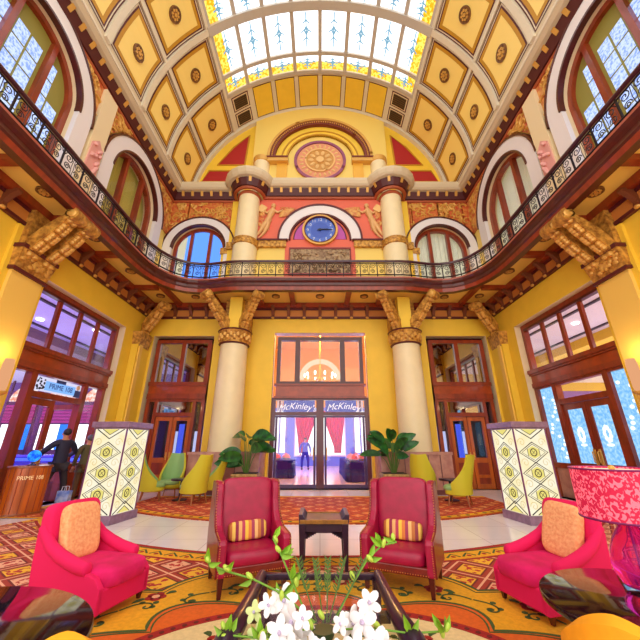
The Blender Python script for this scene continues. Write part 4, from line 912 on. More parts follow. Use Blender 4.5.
# ------------------------------------------------------------------ rugs
ff = lambda u, v, d: (u, v, d)
gold_r = mat('rug_gold', S(240, 172, 24), .95, noise=.15, scale=30); orange_r = mat('rug_orange', S(232, 104, 22), .95, noise=.15, scale=30); cream_r = mat('rug_cream', S(240, 210, 150), .95, noise=.12, scale=30)
green_r = mat('rug_green', S(70, 90, 40), .95); red_r = mat('rug_red', S(178, 34, 26), .95, noise=.3, scale=40); dark_r = mat('rug_maroon', S(110, 34, 24), .95); pink_r = mat('rug_pink', S(240, 176, 130), .95)
lat_r = lattice('rug_lattice', 2.3, S(242, 184, 44), S(238, 178, 140), S(170, 54, 34), S(190, 50, 40), rot=38)
lat_b = lattice('rug_lattice_back', 2.6, S(226, 120, 50), S(214, 92, 44), S(196, 66, 36), S(240, 176, 110), rot=45)
RM = [lat_r, gold_r, orange_r, cream_r, green_r, red_r, dark_r, pink_r, lat_b]
def arc(cy, R, x0, x1, n=40): return [(x0+(x1-x0)*i/n, cy-math.sqrt(R*R-(x0+(x1-x0)*i/n)**2)) for i in range(n+1)]
def flower(m, x, y, r, z, ang=0, leaves=True):
    for k in range(5): a = ang+2*PI*k/5; m.disc((x+r*.55*math.cos(a), y+r*.55*math.sin(a)), r*.5, ff, z, z+.002, 8, 5)
    m.disc((x, y), r*.4, ff, z+.001, z+.003, 8, 7)
    if leaves:
        for sg in (-1, 1):
            P = [(x+sg*r*(1+1.1*t)*math.cos(ang), y+sg*r*(1+1.1*t)*math.sin(ang)+.25*r*math.sin(t*4)) for t in [q/6 for q in range(7)]]
            m.ribbon(P, [r*.1+r*.5*math.sin(PI*q/6) for q in range(7)], ff, z, 4, th=.002)
def vine(m, x, y, ang, L, z, turn=1, w=.02):
    P = []; a = ang
    for i in range(22):
        P.append((x, y)); st = L/14*(1-i/30); x += st*math.cos(a); y += st*math.sin(a); a += turn*(.05+.03*i)
    m.ribbon(P, w, ff, z, 4, th=.002)
    for i in (5, 10, 15): m.disc((P[i][0]-turn*.03, P[i][1]+.03), w*1.5, ff, z, z+.002, 6, 4)
m = MB(); a = arc(12.6, 7.2, -5.8, 5.8)
m.prism(a+[(6.1, 7.3), (6.15, 0), (6.15, -2), (-6.15, -2), (-6.15, 0), (-6.1, 7.3)], ff, .002, .012, 0)
def band(R, w, mi, z, x=5.9):
    P = arc(12.6, R, -x, x, 60); m.ribbon(P, w, ff, z, mi, th=.002)
band(7.26, .1, 5, .012, 5.75); band(7.44, .3, 1, .012, 5.8); band(7.62, .05, 5, .012, 5.8); band(7.31, .025, 4, .013, 5.75)
for i in range(46):                                       # leafy motif along the border
    x = -5.5+11*i/45; y = 12.6-math.sqrt(7.44**2-x*x); sl = x/math.sqrt(7.44**2-x*x)
    m.ribbon([(x-.1, y-.07-sl*.1), (x, y+.06), (x+.1, y-.07+sl*.1)], .03, ff, .014, 4, th=.002); m.disc((x, y-.05), .035, ff, .014, .016, 6, 5)
def blob(cx, cy, rx, ry, n, amp, ph=0, N=160):
    out = []
    for i in range(N):
        t = 2*PI*i/N; s = 1+amp*abs(math.sin(n*t/2+ph))-amp*.5; out.append((cx+rx*s*math.cos(t), cy+ry*s*math.sin(t)))
    return out
yo = blob(0, 2.75, 3.1, 2.0, 10, .17, .5*PI); m.prism(yo, ff, .012, .015, 1)
m.ribbon(yo, .035, ff, .016, 4, closed=True, th=.002); m.ribbon(blob(0, 2.75, 3.02, 1.93, 10, .17, .5*PI), .018, ff, .016, 4, closed=True, th=.002)
oi = blob(0, 2.75, 2.0, 1.3, 10, .22, 0); m.prism(oi, ff, .015, .017, 2)
m.ribbon(oi, .03, ff, .018, 4, closed=True, th=.002); m.ribbon(blob(0, 2.75, 1.93, 1.25, 10, .22, 0), .016, ff, .018, 4, closed=True, th=.002)
mo = blob(0, 2.78, 1.66, 1.1, 2, 0); m.prism(mo, ff, .017, .019, 5); m.prism(blob(0, 2.78, 1.54, 1.0, 2, 0), ff, .019, .021, 3)
for i in range(90):
    t = 2*PI*i/90; m.disc((1.6*math.cos(t), 2.78+1.05*math.sin(t)), .022, ff, .0205, .022, 6, 6)
for i in range(12):
    t = 2*PI*(i+.5)/12; flower(m, 1.15*math.cos(t), 2.7+.8*math.sin(t), .09, .022, t); vine(m, 1.0*math.cos(t), 2.7+.65*math.sin(t), t+1.2, .5, .022, 1); vine(m, 1.0*math.cos(t), 2.7+.65*math.sin(t), t-1.2, .5, .022, -1)
for i in range(16):
    t = 2*PI*i/16+.3; flower(m, 2.6*math.cos(t), 2.75+1.72*math.sin(t), .1, .018, t+PI/2); vine(m, 2.4*math.cos(t+.2), 2.75+1.62*math.sin(t+.2), t+1.6, .5, .018, 1); vine(m, 2.4*math.cos(t-.2), 2.75+1.62*math.sin(t-.2), t-1.6, .5, .018, -1)
for s in (-1, 1):
    q = blob(s*4.3, 3.4, 1.0, .9, 6, .2); m.prism(q, ff, .012, .015, 1); m.ribbon(q, .03, ff, .016, 4, closed=True, th=.002); flower(m, s*4.3, 3.5, .16, .017)
tag(m.build('patterned_rug', RM, normals=False), 'large gold and red patterned rug with a cream oval under the seating', 'rug')
m = MB(); m.prism(arc(15.42, 8.1, -4.9, 4.9)+[(4.9, 11.05), (-4.9, 11.05)], ff, .002, .012, 8)
for R, w, mi in ((8.03, .12, 2), (7.9, .2, 1), (7.77, .04, 5), (8.08, .03, 6)): m.ribbon(arc(15.42, R, -4.85, 4.85, 60), w, ff, .012, mi, th=.002)
for i in range(40): x = -4.7+9.4*i/39; m.disc((x, 15.42-math.sqrt(7.9**2-x*x)), .05, ff, .014, .016, 6, 4 if i % 2 else 5)
m.ribbon([(-4.9, 10.95), (4.9, 10.95)], .2, ff, .012, 1, th=.002)
tag(m.build('patterned_rug', RM, normals=False), 'curved orange lattice rug in front of the central glass doors', 'rug')
for s, lb in ((-1, 'narrow ochre bordered rug before the bar entrance'), (1, 'narrow ochre bordered rug before the etched glass entrance')):
    m = MB(); x0, x1 = sorted((s*5.75, s*6.85)); m.box(x0, x1, 7.95, 11.0, .002, .012, 8); m.ribbon([(x0, 7.95), (x1, 7.95), (x1, 11.0), (x0, 11.0)], .22, ff, .012, 1, closed=True, th=.002)
    tag(m.build('runner_rug', RM), lb, 'rug')
# ------------------------------------------------------------------ lanterns
lp = emat('lantern_glass', S(255, 248, 220), .72, S(255, 240, 190), 3); ly = emat('lantern_yellow', S(244, 228, 130), .68); lk = mat('lantern_line', S(44, 34, 40), .5); base_m = mat('lantern_stone', S(150, 118, 146), .4, noise=.3, scale=10); post_m = mat('lantern_edge', S(120, 60, 110), .35)
def lantern(x, y, rz, lab):
    t = thing('floor_lantern', lab, 'lantern', (x, y, 0), rz); w = .37; h0, h1 = .16, 1.8
    m = MB(); m.box(-w-.05, w+.05, -w-.05, w+.05, 0, .16); m.build('base', [base_m], t, bevel=.008)
    m = MB(); m.box(-w-.06, w+.06, -w-.06, w+.06, h1, h1+.12); m.box(-w-.02, w+.02, -w-.02, w+.02, h1-.03, h1); m.build('cap', [base_m], t, bevel=.008)
    m = MB(); [m.box(sx*w-.012, sx*w+.012, sy*w-.012, sy*w+.012, h0, h1) for sx in (-1, 1) for sy in (-1, 1)]; m.build('edge_post', [post_m], t)
    for k in range(4):
        R = Matrix.Rotation(k*PI/2, 3, 'Z'); fp = lambda u, z, d, R=R: tuple(R@Vector((u, -w+.0-d, z)))
        m = MB(); m.prism([(-w+.012, h0), (w-.012, h0), (w-.012, h1), (-w+.012, h1)], fp, -.012, 0, 0); dh = .46; z = h0-.1
        for q in range(5):
            zc = h0+.02+q*dh*.86-.06; hh = .2
            def clip(P): return [(u, min(max(zz, h0+.005), h1-.035)) for u, zz in P]
            dia = lambda a, b: [(-a, zc), (0, zc+b), (a, zc), (0, zc-b)]
            if q in (1, 2, 3):
                m.ribbon(dia(w*.88, hh), .02, fp, .001, 2, closed=True, th=.003); m.ribbon(dia(w*.72, hh*.8), .012, fp, .001, 2, closed=True, th=.003)
                hexp = [(-w*.4, zc), (-w*.2, zc+hh*.55), (w*.2, zc+hh*.55), (w*.4, zc), (w*.2, zc-hh*.55), (-w*.2, zc-hh*.55)]
                m.prism([(-w*.36, zc-.06), (-w*.36, zc+.06), (0, zc+hh*.62), (w*.36, zc+.06), (w*.36, zc-.06), (0, zc-hh*.62)], fp, .0005, .001, 1)
                m.ribbon([(.07*math.cos(2*PI*i/20), zc+.07*math.sin(2*PI*i/20)) for i in range(20)], .018, fp, .0015, 2, closed=True, th=.003)
                for i in range(4): a = PI/4+i*PI/2; m.ribbon([(.0, zc), (.05*math.cos(a), zc+.05*math.sin(a))], .008, fp, .0015, 2, th=.003)
                for sx in (-1, 1): m.ribbon([(sx*w*.36, zc-.07), (sx*w*.36, zc+.07)], .01, fp, .0015, 2, th=.003)
            else:
                up = q == 4; sg = -1 if up else 1; zb = h1-.035 if up else h0+.01
                m.prism([(-w*.5, zb), (w*.5, zb), (0, zb+sg*.11)], fp, .0005, .001, 1); m.ribbon([(-w*.85, zb), (0, zb+sg*.19), (w*.85, zb)], .02, fp, .001, 2, th=.003); m.ribbon([(-w*.5, zb), (0, zb+sg*.11), (w*.5, zb)], .013, fp, .001, 2, th=.003)
            if q < 4:                                      # faint scroll work between the diamonds
                zm = zc+dh*.43
                for sx in (-1, 1):
                    P = [(sx*(w*.62+.09*(1-i/16)*math.cos(i*.6)), zm+.09*(1-i/16)*math.sin(i*.6)) for i in range(14)]; P = [p for p in P if h0 < p[1] < h1-.04 and abs(p[0]) < w-.02]
                    if len(P) > 2: m.ribbon(P, .007, fp, .001, 3, th=.002)
        m.build('glass_panel', [lp, ly, lk, mat('lantern_scroll', S(206, 180, 96), .5)], t, normals=False)
lantern(-4.42, 7.7, math.radians(-7), 'tall glowing floor lantern with diamond panels left of the armchairs'); lantern(4.42, 7.7, math.radians(7), 'tall glowing floor lantern with diamond panels right of the armchairs')
# ------------------------------------------------------------------ wing armchairs and their pillows
def wing_chair(x, y, rz, lab):
    t = thing('wing_armchair', lab, 'armchair', (x, y, 0), rz, 'red leather armchairs'); W = .39
    side = [(-.36, .19), (-.36, .5), (-.34, .545), (-.26, .56), (-.12, .58), (-.02, .63), (.06, .73), (.1, .86), (.11, 1.0), (.13, 1.07), (.2, 1.1), (.34, 1.1), (.38, 1.08), (.4, .5), (.36, .19)]
    for s in (-1, 1):
        m = MB(); a, b = s*(W-.085), s*W; m.prism(side, lambda p, q, tt: (tt, p, q), a, b, 0); o = m.build('side_wing', [leather, leatherb], t, bevel=.022)
        m = MB(); m.prism([(p+(.006 if p > 0 else .012), q) for p, q in side], lambda p, q, tt: (tt, p, q), s*(W-.004), s*(W+.012), 0); m.build('outer_panel', [leatherb], o, bevel=.006)
        m = MB(); P = [Vector(p) for p in side[1:11]]
        for a_, b_ in zip(P, P[1:]):
            n = max(1, int((b_-a_).length/.028))
            for i in range(n): q = a_+(b_-a_)*(i/n); m.ell((s*(W-.008), q.x-.006, q.y), (.007, .007, .007), 6)
        for i in range(13): m.ell((s*(W-.012), -.367, .21+.022*i), (.007, .006, .007), 6)
        m.build('nailhead_trim', [nail], o)
    m = MB(); m.ell((0, .225, .75), (.32, .1, .385), 28, 0, .3, rot=Matrix.Rotation(-.1, 3, 'X')); m.build('backrest', [leather], t)
    m = MB(); m.box(-W+.02, W-.02, .3, .385, .2, 1.07); m.build('back_panel', [leatherb], t, bevel=.02)
    m = MB(); m.box(-W+.04, W-.04, -.35, .36, .19, .28, 0); m.build('seat_rail', [leatherb], t, bevel=.012)
    m = MB(); [m.ell((-W+.06+.026*i, -.353, .21), (.007, .006, .007), 6) for i in range(27)]; m.build('nailhead_trim', [nail], t)
    m = MB(); m.ell((0, -.06, .34), (.31, .31, .085), 28, 0, .42); m.build('seat_cushion', [leather], t)
    for sx in (-1, 1):
        for sy in (-1, 1): m = MB(); q = sy*.31; m.hexa([(sx*.34-.018, q-.018, 0), (sx*.34+.018, q-.018, 0), (sx*.34+.018, q+.018, 0), (sx*.34-.018, q+.018, 0)], [(sx*.34-.03, q-.03, .2), (sx*.34+.03, q-.03, .2), (sx*.34+.03, q+.03, .2), (sx*.34-.03, q+.03, .2)]); m.build('leg', [woodd], t)
    return t
def stripes(name):
    m = bpy.data.materials.new(name); m.use_nodes = True; nt = m.node_tree; b = nt.nodes['Principled BSDF']; b.inputs['Roughness'].default_value = .7
    tc = nt.nodes.new('ShaderNodeTexCoord'); sp = nt.nodes.new('ShaderNodeSeparateXYZ'); r = nt.nodes.new('ShaderNodeValToRGB'); r.color_ramp.interpolation = 'CONSTANT'
    cs = [S(196, 110, 50), S(240, 196, 90), S(150, 40, 70), S(236, 176, 110), S(190, 60, 90), S(246, 200, 70), S(226, 130, 60), S(170, 60, 90), S(240, 190, 120), S(200, 120, 60), S(150, 60, 70), S(244, 196, 90)]
    for i, c in enumerate(cs):
        e = r.color_ramp.elements[i] if i < 2 else r.color_ramp.elements.new(i/len(cs)); e.position = i/len(cs); e.color = c
    nt.links.new(tc.outputs['Generated'], sp.inputs[0]); nt.links.new(sp.outputs[0], r.inputs[0]); nt.links.new(r.outputs[0], b.inputs['Base Color']); return m
stripem = stripes('striped_silk')
def place(root, lx, ly, lz): return Matrix.Translation(root.location)@Matrix.Rotation(root.rotation_euler[2], 4, 'Z')@Matrix.Translation((lx, ly, lz))
for x, rz, a, b in ((-.83, 25, 'red leather wing armchair left of the dark side table', 'small striped lumbar pillow on the left red leather armchair'), (.95, -25, 'red leather wing armchair right of the dark side table', 'small striped lumbar pillow on the right red leather armchair')):
    c = wing_chair(x, 4.42, math.radians(rz), a); m = MB(); m.ell((0, 0, 0), (.225, .06, .1), 24, 0, .4)
    o = tag(m.build('lumbar_pillow', [stripem]), b, 'pillow', 'striped pillows'); c.scale = (1, 1, .92); M = place(c, 0, .075, .49); o.location = M.translation; o.rotation_euler = (-.15, .03*(1 if x > 0 else -1), math.radians(rz))
# side table between them
t = thing('side_table', 'dark wooden side table with upturned ends between the armchairs', 'table', (.05, 4.95, 0)); H = .51
m = MB(); m.box(-.25, .25, -.24, .24, H, H+.035); [m.hexa([(s*.22, -.26, H+.03), (s*.31, -.26, H), (s*.31, .26, H), (s*.22, .26, H+.03)], [(s*.27, -.26, H+.1), (s*.32, -.26, H+.1), (s*.32, .26, H+.1), (s*.27, .26, H+.1)]) for s in (-1, 1)]; m.build('tabletop', [darkw], t, bevel=.008)
m = MB(); m.box(-.3, .3, -.275, -.25, H-.0, H+.045); m.box(-.3, .3, .25, .275, H, H+.045); m.build('gilt_edge', [mat('aged_gold', S(166, 112, 44), .4, metal=.3, noise=.4, scale=20)], t, bevel=.004)
m = MB(); m.box(-.27, .27, -.25, -.22, H-.1, H); m.box(-.27, .27, .22, .25, H-.1, H); m.box(-.28, -.25, -.24, .24, H-.1, H); m.box(.25, .28, -.24, .24, H-.1, H)
for s in (-1, 1):
    for q in range(5): m.box(s*(.22-.025*q)-.02, s*(.22-.025*q)+.02, -.25, -.225, H-.16+.012*q, H-.09)
m.build('apron', [darkw], t)
for sx in (-1, 1):
    for sy in (-1, 1):
        m = MB(); x, y = sx*.27, sy*.23; m.hexa([(x-.02, y-.02, 0), (x+.02, y-.02, 0), (x+.02, y+.02, 0), (x-.02, y+.02, 0)], [(x-.045, y-.04, H), (x+.035, y-.04, H), (x+.035, y+.04, H), (x-.045, y+.04, H)]); m.build('leg', [darkw], t, bevel=.006)
# ------------------------------------------------------------------ pink lounge chairs with peach pillows
def lounge(x, y, rz, lab, lab2):
    t = thing('lounge_chair', lab, 'armchair', (x, y, 0), rz, 'pink velvet lounge chairs'); W = .36; t.scale = (.88, .88, .92)
    m = MB(); m.box(-W+.02, W-.02, -.5, .36, .07, .27); m.build('seat_base', [pinks], t, bevel=.02)
    m = MB(); m.ell((0, -.1, .33), (.3, .46, .1), 28, 0, .42); m.build('seat_cushion', [pink], t)
    m = MB(); m.ell((0, .37, .56), (.33, .09, .4), 28, 0, .3, rot=Matrix.Rotation(-.16, 3, 'X')); m.build('backrest', [pinks], t)
    for s in (-1, 1):
        P = [(s*.31, .44, .74), (s*.315, .36, .66), (s*.32, .24, .57), (s*.325, .1, .51), (s*.325, -.06, .46), (s*.325, -.2, .43), (s*.325, -.28, .42)]
        m = MB(); m.tube(P, [.045, .05, .056, .06, .062, .064, .06], 14); m.ell(P[-1], (.06, .03, .06), 12)
        pr = [(-.5, .07), (-.5, .28), (-.42, .36), (-.26, .4), (-.06, .43), (.1, .47), (.24, .53), (.36, .62), (.45, .7), (.42, .4), (.36, .07)]
        m.prism(pr, lambda p, q, tt: (tt, p, q), s*.29, s*.35, 0); m.build('arm', [pinks], t, bevel=.012)
        for sy in (-.44, .3):
            m = MB(); m.hexa([(s*.31-.015, sy-.015, 0), (s*.31+.015, sy-.015, 0), (s*.31+.015, sy+.015, 0), (s*.31-.015, sy+.015, 0)], [(s*.31-.028, sy-.028, .08), (s*.31+.028, sy-.028, .08), (s*.31+.028, sy+.028, .08), (s*.31-.028, sy+.028, .08)]); m.build('leg', [woodd], t)
    m = MB(); m.ell((0, 0, 0), (.205, .06, .25), 24, 0, .4); o = tag(m.build('square_pillow', [peach]), lab2, 'pillow', 'peach pillows'); M = place(t, -.02*(1 if x < 0 else -1), .2, .62)
    o.location = M.translation; o.rotation_euler = (-.3, .05, rz)
lounge(-2.26, 3.86, math.radians(76), 'bright pink velvet lounge chair on the left beside the black table', 'peach textured pillow on the left pink lounge chair')
lounge(2.29, 3.86, math.radians(-76), 'bright pink velvet lounge chair on the right behind the magenta lamp', 'peach textured pillow on the right pink lounge chair')
# ------------------------------------------------------------------ black round tables, lamp, orange tub chairs
def black_table(x, y, r, lab):
    t = thing('round_table', lab, 'table', (x, y, 0)); m = MB(); m.lathe([(0, .5), (r-.01, .5), (r, .495), (r+.005, .48), (r, .46), (r-.05, .45), (0, .45)], 64); m.build('tabletop', [black], t)
    m = MB(); m.lathe([(r*.75, 0), (r*.75, .05), (r*.3, .09), (r*.22, .25), (r*.4, .45)], 40); m.build('pedestal', [darkw], t)
black_table(-2.13, 1.84, .98, 'round glossy black table in the lower left corner'); black_table(2.15, 2.5, .68, 'round glossy black table carrying the magenta lamp')
t = thing('table_lamp', 'magenta glass table lamp with a patterned red drum shade', 'lamp', (2.24, 2.74, .52)); t.scale = (.8, .8, 1)
gm = bpy.data.materials.new('magenta_glass'); gm.use_nodes = True; b = gm.node_tree.nodes['Principled BSDF']; b.inputs['Base Color'].default_value = S(240, 60, 190); b.inputs['Transmission Weight'].default_value = .85; b.inputs['Roughness'].default_value = .03; b.inputs['IOR'].default_value = 1.25
m = MB(); m.lathe([(0, .0), (.15, .0), (.16, .02), (.19, .06), (.2, .12), (.185, .2), (.14, .29), (.085, .35), (.055, .4), (.05, .45)], 32); m.build('glass_body', [gm], t)
m = MB(); m.lathe([(.12, -.0), (.12, .008), (0, .008)], 24); m.lathe([(.055, .43), (.06, .45), (.03, .49), (.02, .6)], 16); m.tube([(0, 0, .02), (0, 0, .5)], .008, 6); m.build('fitting', [mat('pewter', S(150, 120, 150), .3, metal=.8)], t)
sm = bpy.data.materials.new('damask_shade'); sm.use_nodes = True; nt = sm.node_tree; b = nt.nodes['Principled BSDF']; b.inputs['Roughness'].default_value = .7
tc = nt.nodes.new('ShaderNodeTexCoord'); n1 = nt.nodes.new('ShaderNodeTexNoise'); n1.inputs['Scale'].default_value = 27; n1.inputs['Detail'].default_value = 0; n1.inputs['Distortion'].default_value = 1.6
r = nt.nodes.new('ShaderNodeValToRGB'); r.color_ramp.elements[0].position = .5; r.color_ramp.elements[1].position = .53; r.color_ramp.elements[0].color = S(190, 14, 60); r.color_ramp.elements[1].color = S(250, 110, 128)
nt.links.new(tc.outputs['Object'], n1.inputs['Vector']); nt.links.new(n1.outputs[0], r.inputs[0]); nt.links.new(r.outputs[0], b.inputs['Base Color']); nt.links.new(r.outputs[0], b.inputs['Emission Color']); b.inputs['Emission Strength'].default_value = .35
m = MB(); m.lathe([(.345, .41), (.34, .74)], 48); m.lathe([(.335, .41), (.33, .74)], 48); m.build('lamp_shade', [sm], t, normals=False)
m = MB(); m.tube([(.345*math.cos(2*PI*i/48), .345*math.sin(2*PI*i/48), .41) for i in range(48)], .008, 6, closed=True); m.tube([(.34*math.cos(2*PI*i/48), .34*math.sin(2*PI*i/48), .74) for i in range(48)], .008, 6, closed=True); m.build('shade_trim', [mat('shade_trim', S(130, 20, 90), .5)], t)
m = MB(); m.lathe([(0, .725), (.33, .725), (.33, .728), (0, .728)], 40); m.ell((0, 0, .745), (.03, .03, .02), 8, 1); m.build('diffuser', [emat('shade_top', S(255, 226, 190), .95), goldp], t)
def tub(x, y, rz, lab, H=.72, W=.27):
    t = thing('tub_chair', lab, 'chair', (x, y, 0), rz, 'orange tub chairs'); m = MB(); vs = []; N = 36
    prof = [(-.02, .2), (0, .3), (.01, .5), (.0, 1.0), (-.045, 1.04), (-.09, 1.0), (-.1, .5), (-.1, .3)]
    for i in range(N+1):
        a = -.15*PI+1.3*PI*i/N; k = abs(i/N-.5)*2; hh = H*(1-.5*k**1.6)
        for dr, f in prof: vs.append(((W+dr)*math.cos(a), (W+dr)*math.sin(a)*1.02, hh*f if f > .35 else .3*f))
    q = len(prof); m.add(vs, [(i*q+j, i*q+(j+1) % q, (i+1)*q+(j+1) % q, (i+1)*q+j) for i in range(N) for j in range(q)], 0, True); m.add(vs[:q], [tuple(range(q))]); m.add(vs[-q:], [tuple(range(q))]); m.build('backrest', [orangef], t)
    m = MB(); m.ell((0, -.04, .36), (.29, .3, .1), 20, 0, .5); m.build('seat_cushion', [orangef], t); m = MB(); m.lathe([(0, .08), (.28, .08), (.3, .28), (0, .28)], 24); m.build('seat_base', [orangef], t)
    for sx in (-1, 1):
        for sy in (-1, 1): m = MB(); m.tube([(sx*.2, sy*.2, .1), (sx*.22, sy*.22, 0)], [.025, .015], 8); m.build('leg', [woodd], t)
tub(1.42, 1.92, math.radians(135), 'orange tub chair at the lower right beside the round black table'); tub(-.95, 1.4, math.radians(10), 'orange tub chair at the lower left beside the round black table')
# ------------------------------------------------------------------ coffee table and orchids
t = thing('coffee_table', 'dark wooden coffee table with a glass top and scrolled side rails', 'table', (.0, 2.75, 0)); z = .36
for s in (-1, 1):
    m = MB(); P = [(s*.5, .66, z+.02), (s*.5, .2, z+.03), (s*.51, -.15, z+.03), (s*.54, -.35, z+.01), (s*.56, -.48, z-.06), (s*.57, -.54, z-.16), (s*.56, -.52, z-.27)]; m.tube(P, [.04, .045, .055, .07, .08, .075, .06], 14); m.build('side_rail', [darkw], t)
m = MB(); m.box(-.5, .5, .63, .68, z-.01, z+.035); m.build('end_rail', [darkw], t, bevel=.006)
m = MB(); m.box(-.48, .48, .03, .09, z-.06, z-.005); m.box(-.48, .48, -.5, -.44, z-.06, z-.005); m.build('cross_rail', [darkw], t, bevel=.006)
m = MB(); m.box(-.47, .47, -.5, .63, z, z+.012); m.build('glass_top', [glass('table_glass', (.92, .95, .92, 1), .05)], t)
for sx in (-1, 1):
    for y in (.62, -.45): m = MB(); m.hexa([(sx*.47-.025, y-.025, 0), (sx*.47+.025, y-.025, 0), (sx*.47+.025, y+.025, 0), (sx*.47-.025, y+.025, 0)], [(sx*.48-.035, y-.035, z), (sx*.48+.035, y-.035, z), (sx*.48+.035, y+.035, z), (sx*.48-.035, y+.035, z)]); m.build('leg', [darkw], t)
t = thing('orchid_arrangement', 'low arrangement of white orchids and trailing green buds on the coffee table', 'flowers', (.02, 2.42, .374))
m = MB(); m.lathe([(0, 0), (.05, 0), (.065, .03), (.07, .05), (.06, .05), (0, .04)], 24); m.build('bowl', [mat('bowl_dark', S(40, 64, 34), .5)], t)
rn = random.Random(12)
def blossom(p, s, m_, face):
    mb = MB(); R = Vector(face).to_track_quat('Y', 'Z').to_matrix(); a_0 = rn.uniform(-.5, .5)
    for k in range(5):
        a = PI/2+2*PI*k/5+a_0; mb.ell(Vector(p)+R@Vector((s*.55*math.cos(a), .012*(k % 2), s*.55*math.sin(a))), (s*.5, s*.04, s*.34), 10, 0, rot=R@Matrix.Rotation(-a, 3, 'Y'))
    mb.ell(Vector(p)+R@Vector((0, s*.2, -.05*s)), (s*.16, s*.25, s*.14), 8, 1); mb.build('blossom', [m_, mat('orchid_lip', S(206, 190, 226), .5)], t)
F = [(-.21, .05, .2, .1), (-.15, -.02, .13, .105), (-.1, .04, .06, .1), (-.22, -.08, .1, .09), (-.14, -.14, .04, .1), (.14, .04, .1, .095), (.2, -.04, .13, .105), (.25, .04, .19, .085), (.14, -.14, .05, .1), (.25, -.12, .07, .1), (-.03, -.12, .05, .075), (.05, -.16, .04, .075), (0, -.2, .0, .1), (-.06, -.18, -.01, .09), (.08, -.2, 0, .09), (0, -.16, .06, .07), (-.3, -.02, .2, .07), (.31, -.06, .03, .08), (-.3, -.14, .05, .085), (-.09, -.1, .17, .07), (.07, -.06, .13, .065)]
for x, y, zz, s in F: blossom((x+.03*(1 if x > 0 else -1), y, zz-.03), s*.85, petal, (rn.uniform(-.8, .8), -1, rn.uniform(-.1, .9)))
blossom((-.38, -.02, .02), .07, petalg, (-.3, -1, .3)); blossom((-.42, .08, .1), .06, petalg, (-.3, -1, .6))
st = MB(); GL = mat('fern_green', S(76, 110, 40), .5); BG = mat('bud_green', S(186, 216, 80), .5)
def stem(P, r=.006, buds=0, lv=0):
    st.tube(P, r, 6); V = [Vector(p) for p in P]
    for k in range(buds): q = V[-1-k % len(V)]; q = q+Vector((rn.uniform(-.04, .04), rn.uniform(-.03, .03), rn.uniform(-.02, .04))); MB().ell(q, (.016, .016, .03), 8, 0, rot=Matrix.Rotation(rn.uniform(-1, 1), 3, 'Y')).build('bud', [BG], t)
    for k in range(lv):
        i = rn.randrange(1, len(V)); a = V[i]; d = Vector((rn.uniform(-1, 1), rn.uniform(-.5, .5), rn.uniform(-.2, .8))).normalized()*.085; n = d.cross(Vector((0, 1, .3))).normalized()*.02
        w_ = d.cross(n).normalized()*.014; MB().add([a, a+d*.25+n*.75+w_, a+d*.55+n+w_, a+d*.85+n*.5, a+d*1.1-w_, a+d*.85-n*.5, a+d*.55-n+w_, a+d*.25-n*.75+w_, a+d*.55-w_*.5], [(8, 0, 1, 2), (8, 2, 3, 4), (8, 4, 5, 6), (8, 6, 7, 0)], 0, True).build('leaf', [leafl], t)
stem([(-.05, 0, .08), (-.25, .05, .2), (-.45, .1, .26), (-.62, .1, .3), (-.74, .1, .34)], .006, 5, 9); stem([(-.08, 0, .08), (-.2, .1, .25), (-.28, .15, .38), (-.34, .18, .46)], .006, 3, 7)
stem([(.06, 0, .08), (.2, .1, .25), (.3, .15, .36), (.4, .18, .42), (.5, .18, .44)], .006, 4, 8); stem([(.1, 0, .05), (.3, -.02, .06), (.5, -.02, .04), (.7, 0, .04)], .005, 5, 6); stem([(-.1, 0, .05), (-.35, -.05, .03), (-.55, -.04, .04)], .005, 5, 8)
for x0, x1 in ((.0, -.05), (.03, .13), (-.04, -.16), (.05, .26), (.02, .03)):
    P = [(x0, 0, .08), ((x0+x1)/2, .02, .22), (x1, .03, .38)]; fr_ = MB(); fr_.tube(P, .004, 5)
    for k in range(9):
        tt = .35+.07*k+rn.uniform(-.02, .02); a = Vector(P[1]).lerp(Vector(P[2]), min(1, max(0, (tt-.35)/.6)))
        for sx in (-1, 1): fr_.add([a, a+Vector((sx*.016, 0, .012)), a+Vector((sx*.024, 0, .036)), a+Vector((sx*.005, 0, .016))], [(0, 1, 2, 3)], 0)
    fr_.build('fern_sprig', [GL], t, normals=False)
st.build('stem', [mat('stem_green', S(110, 160, 40), .5)], t)
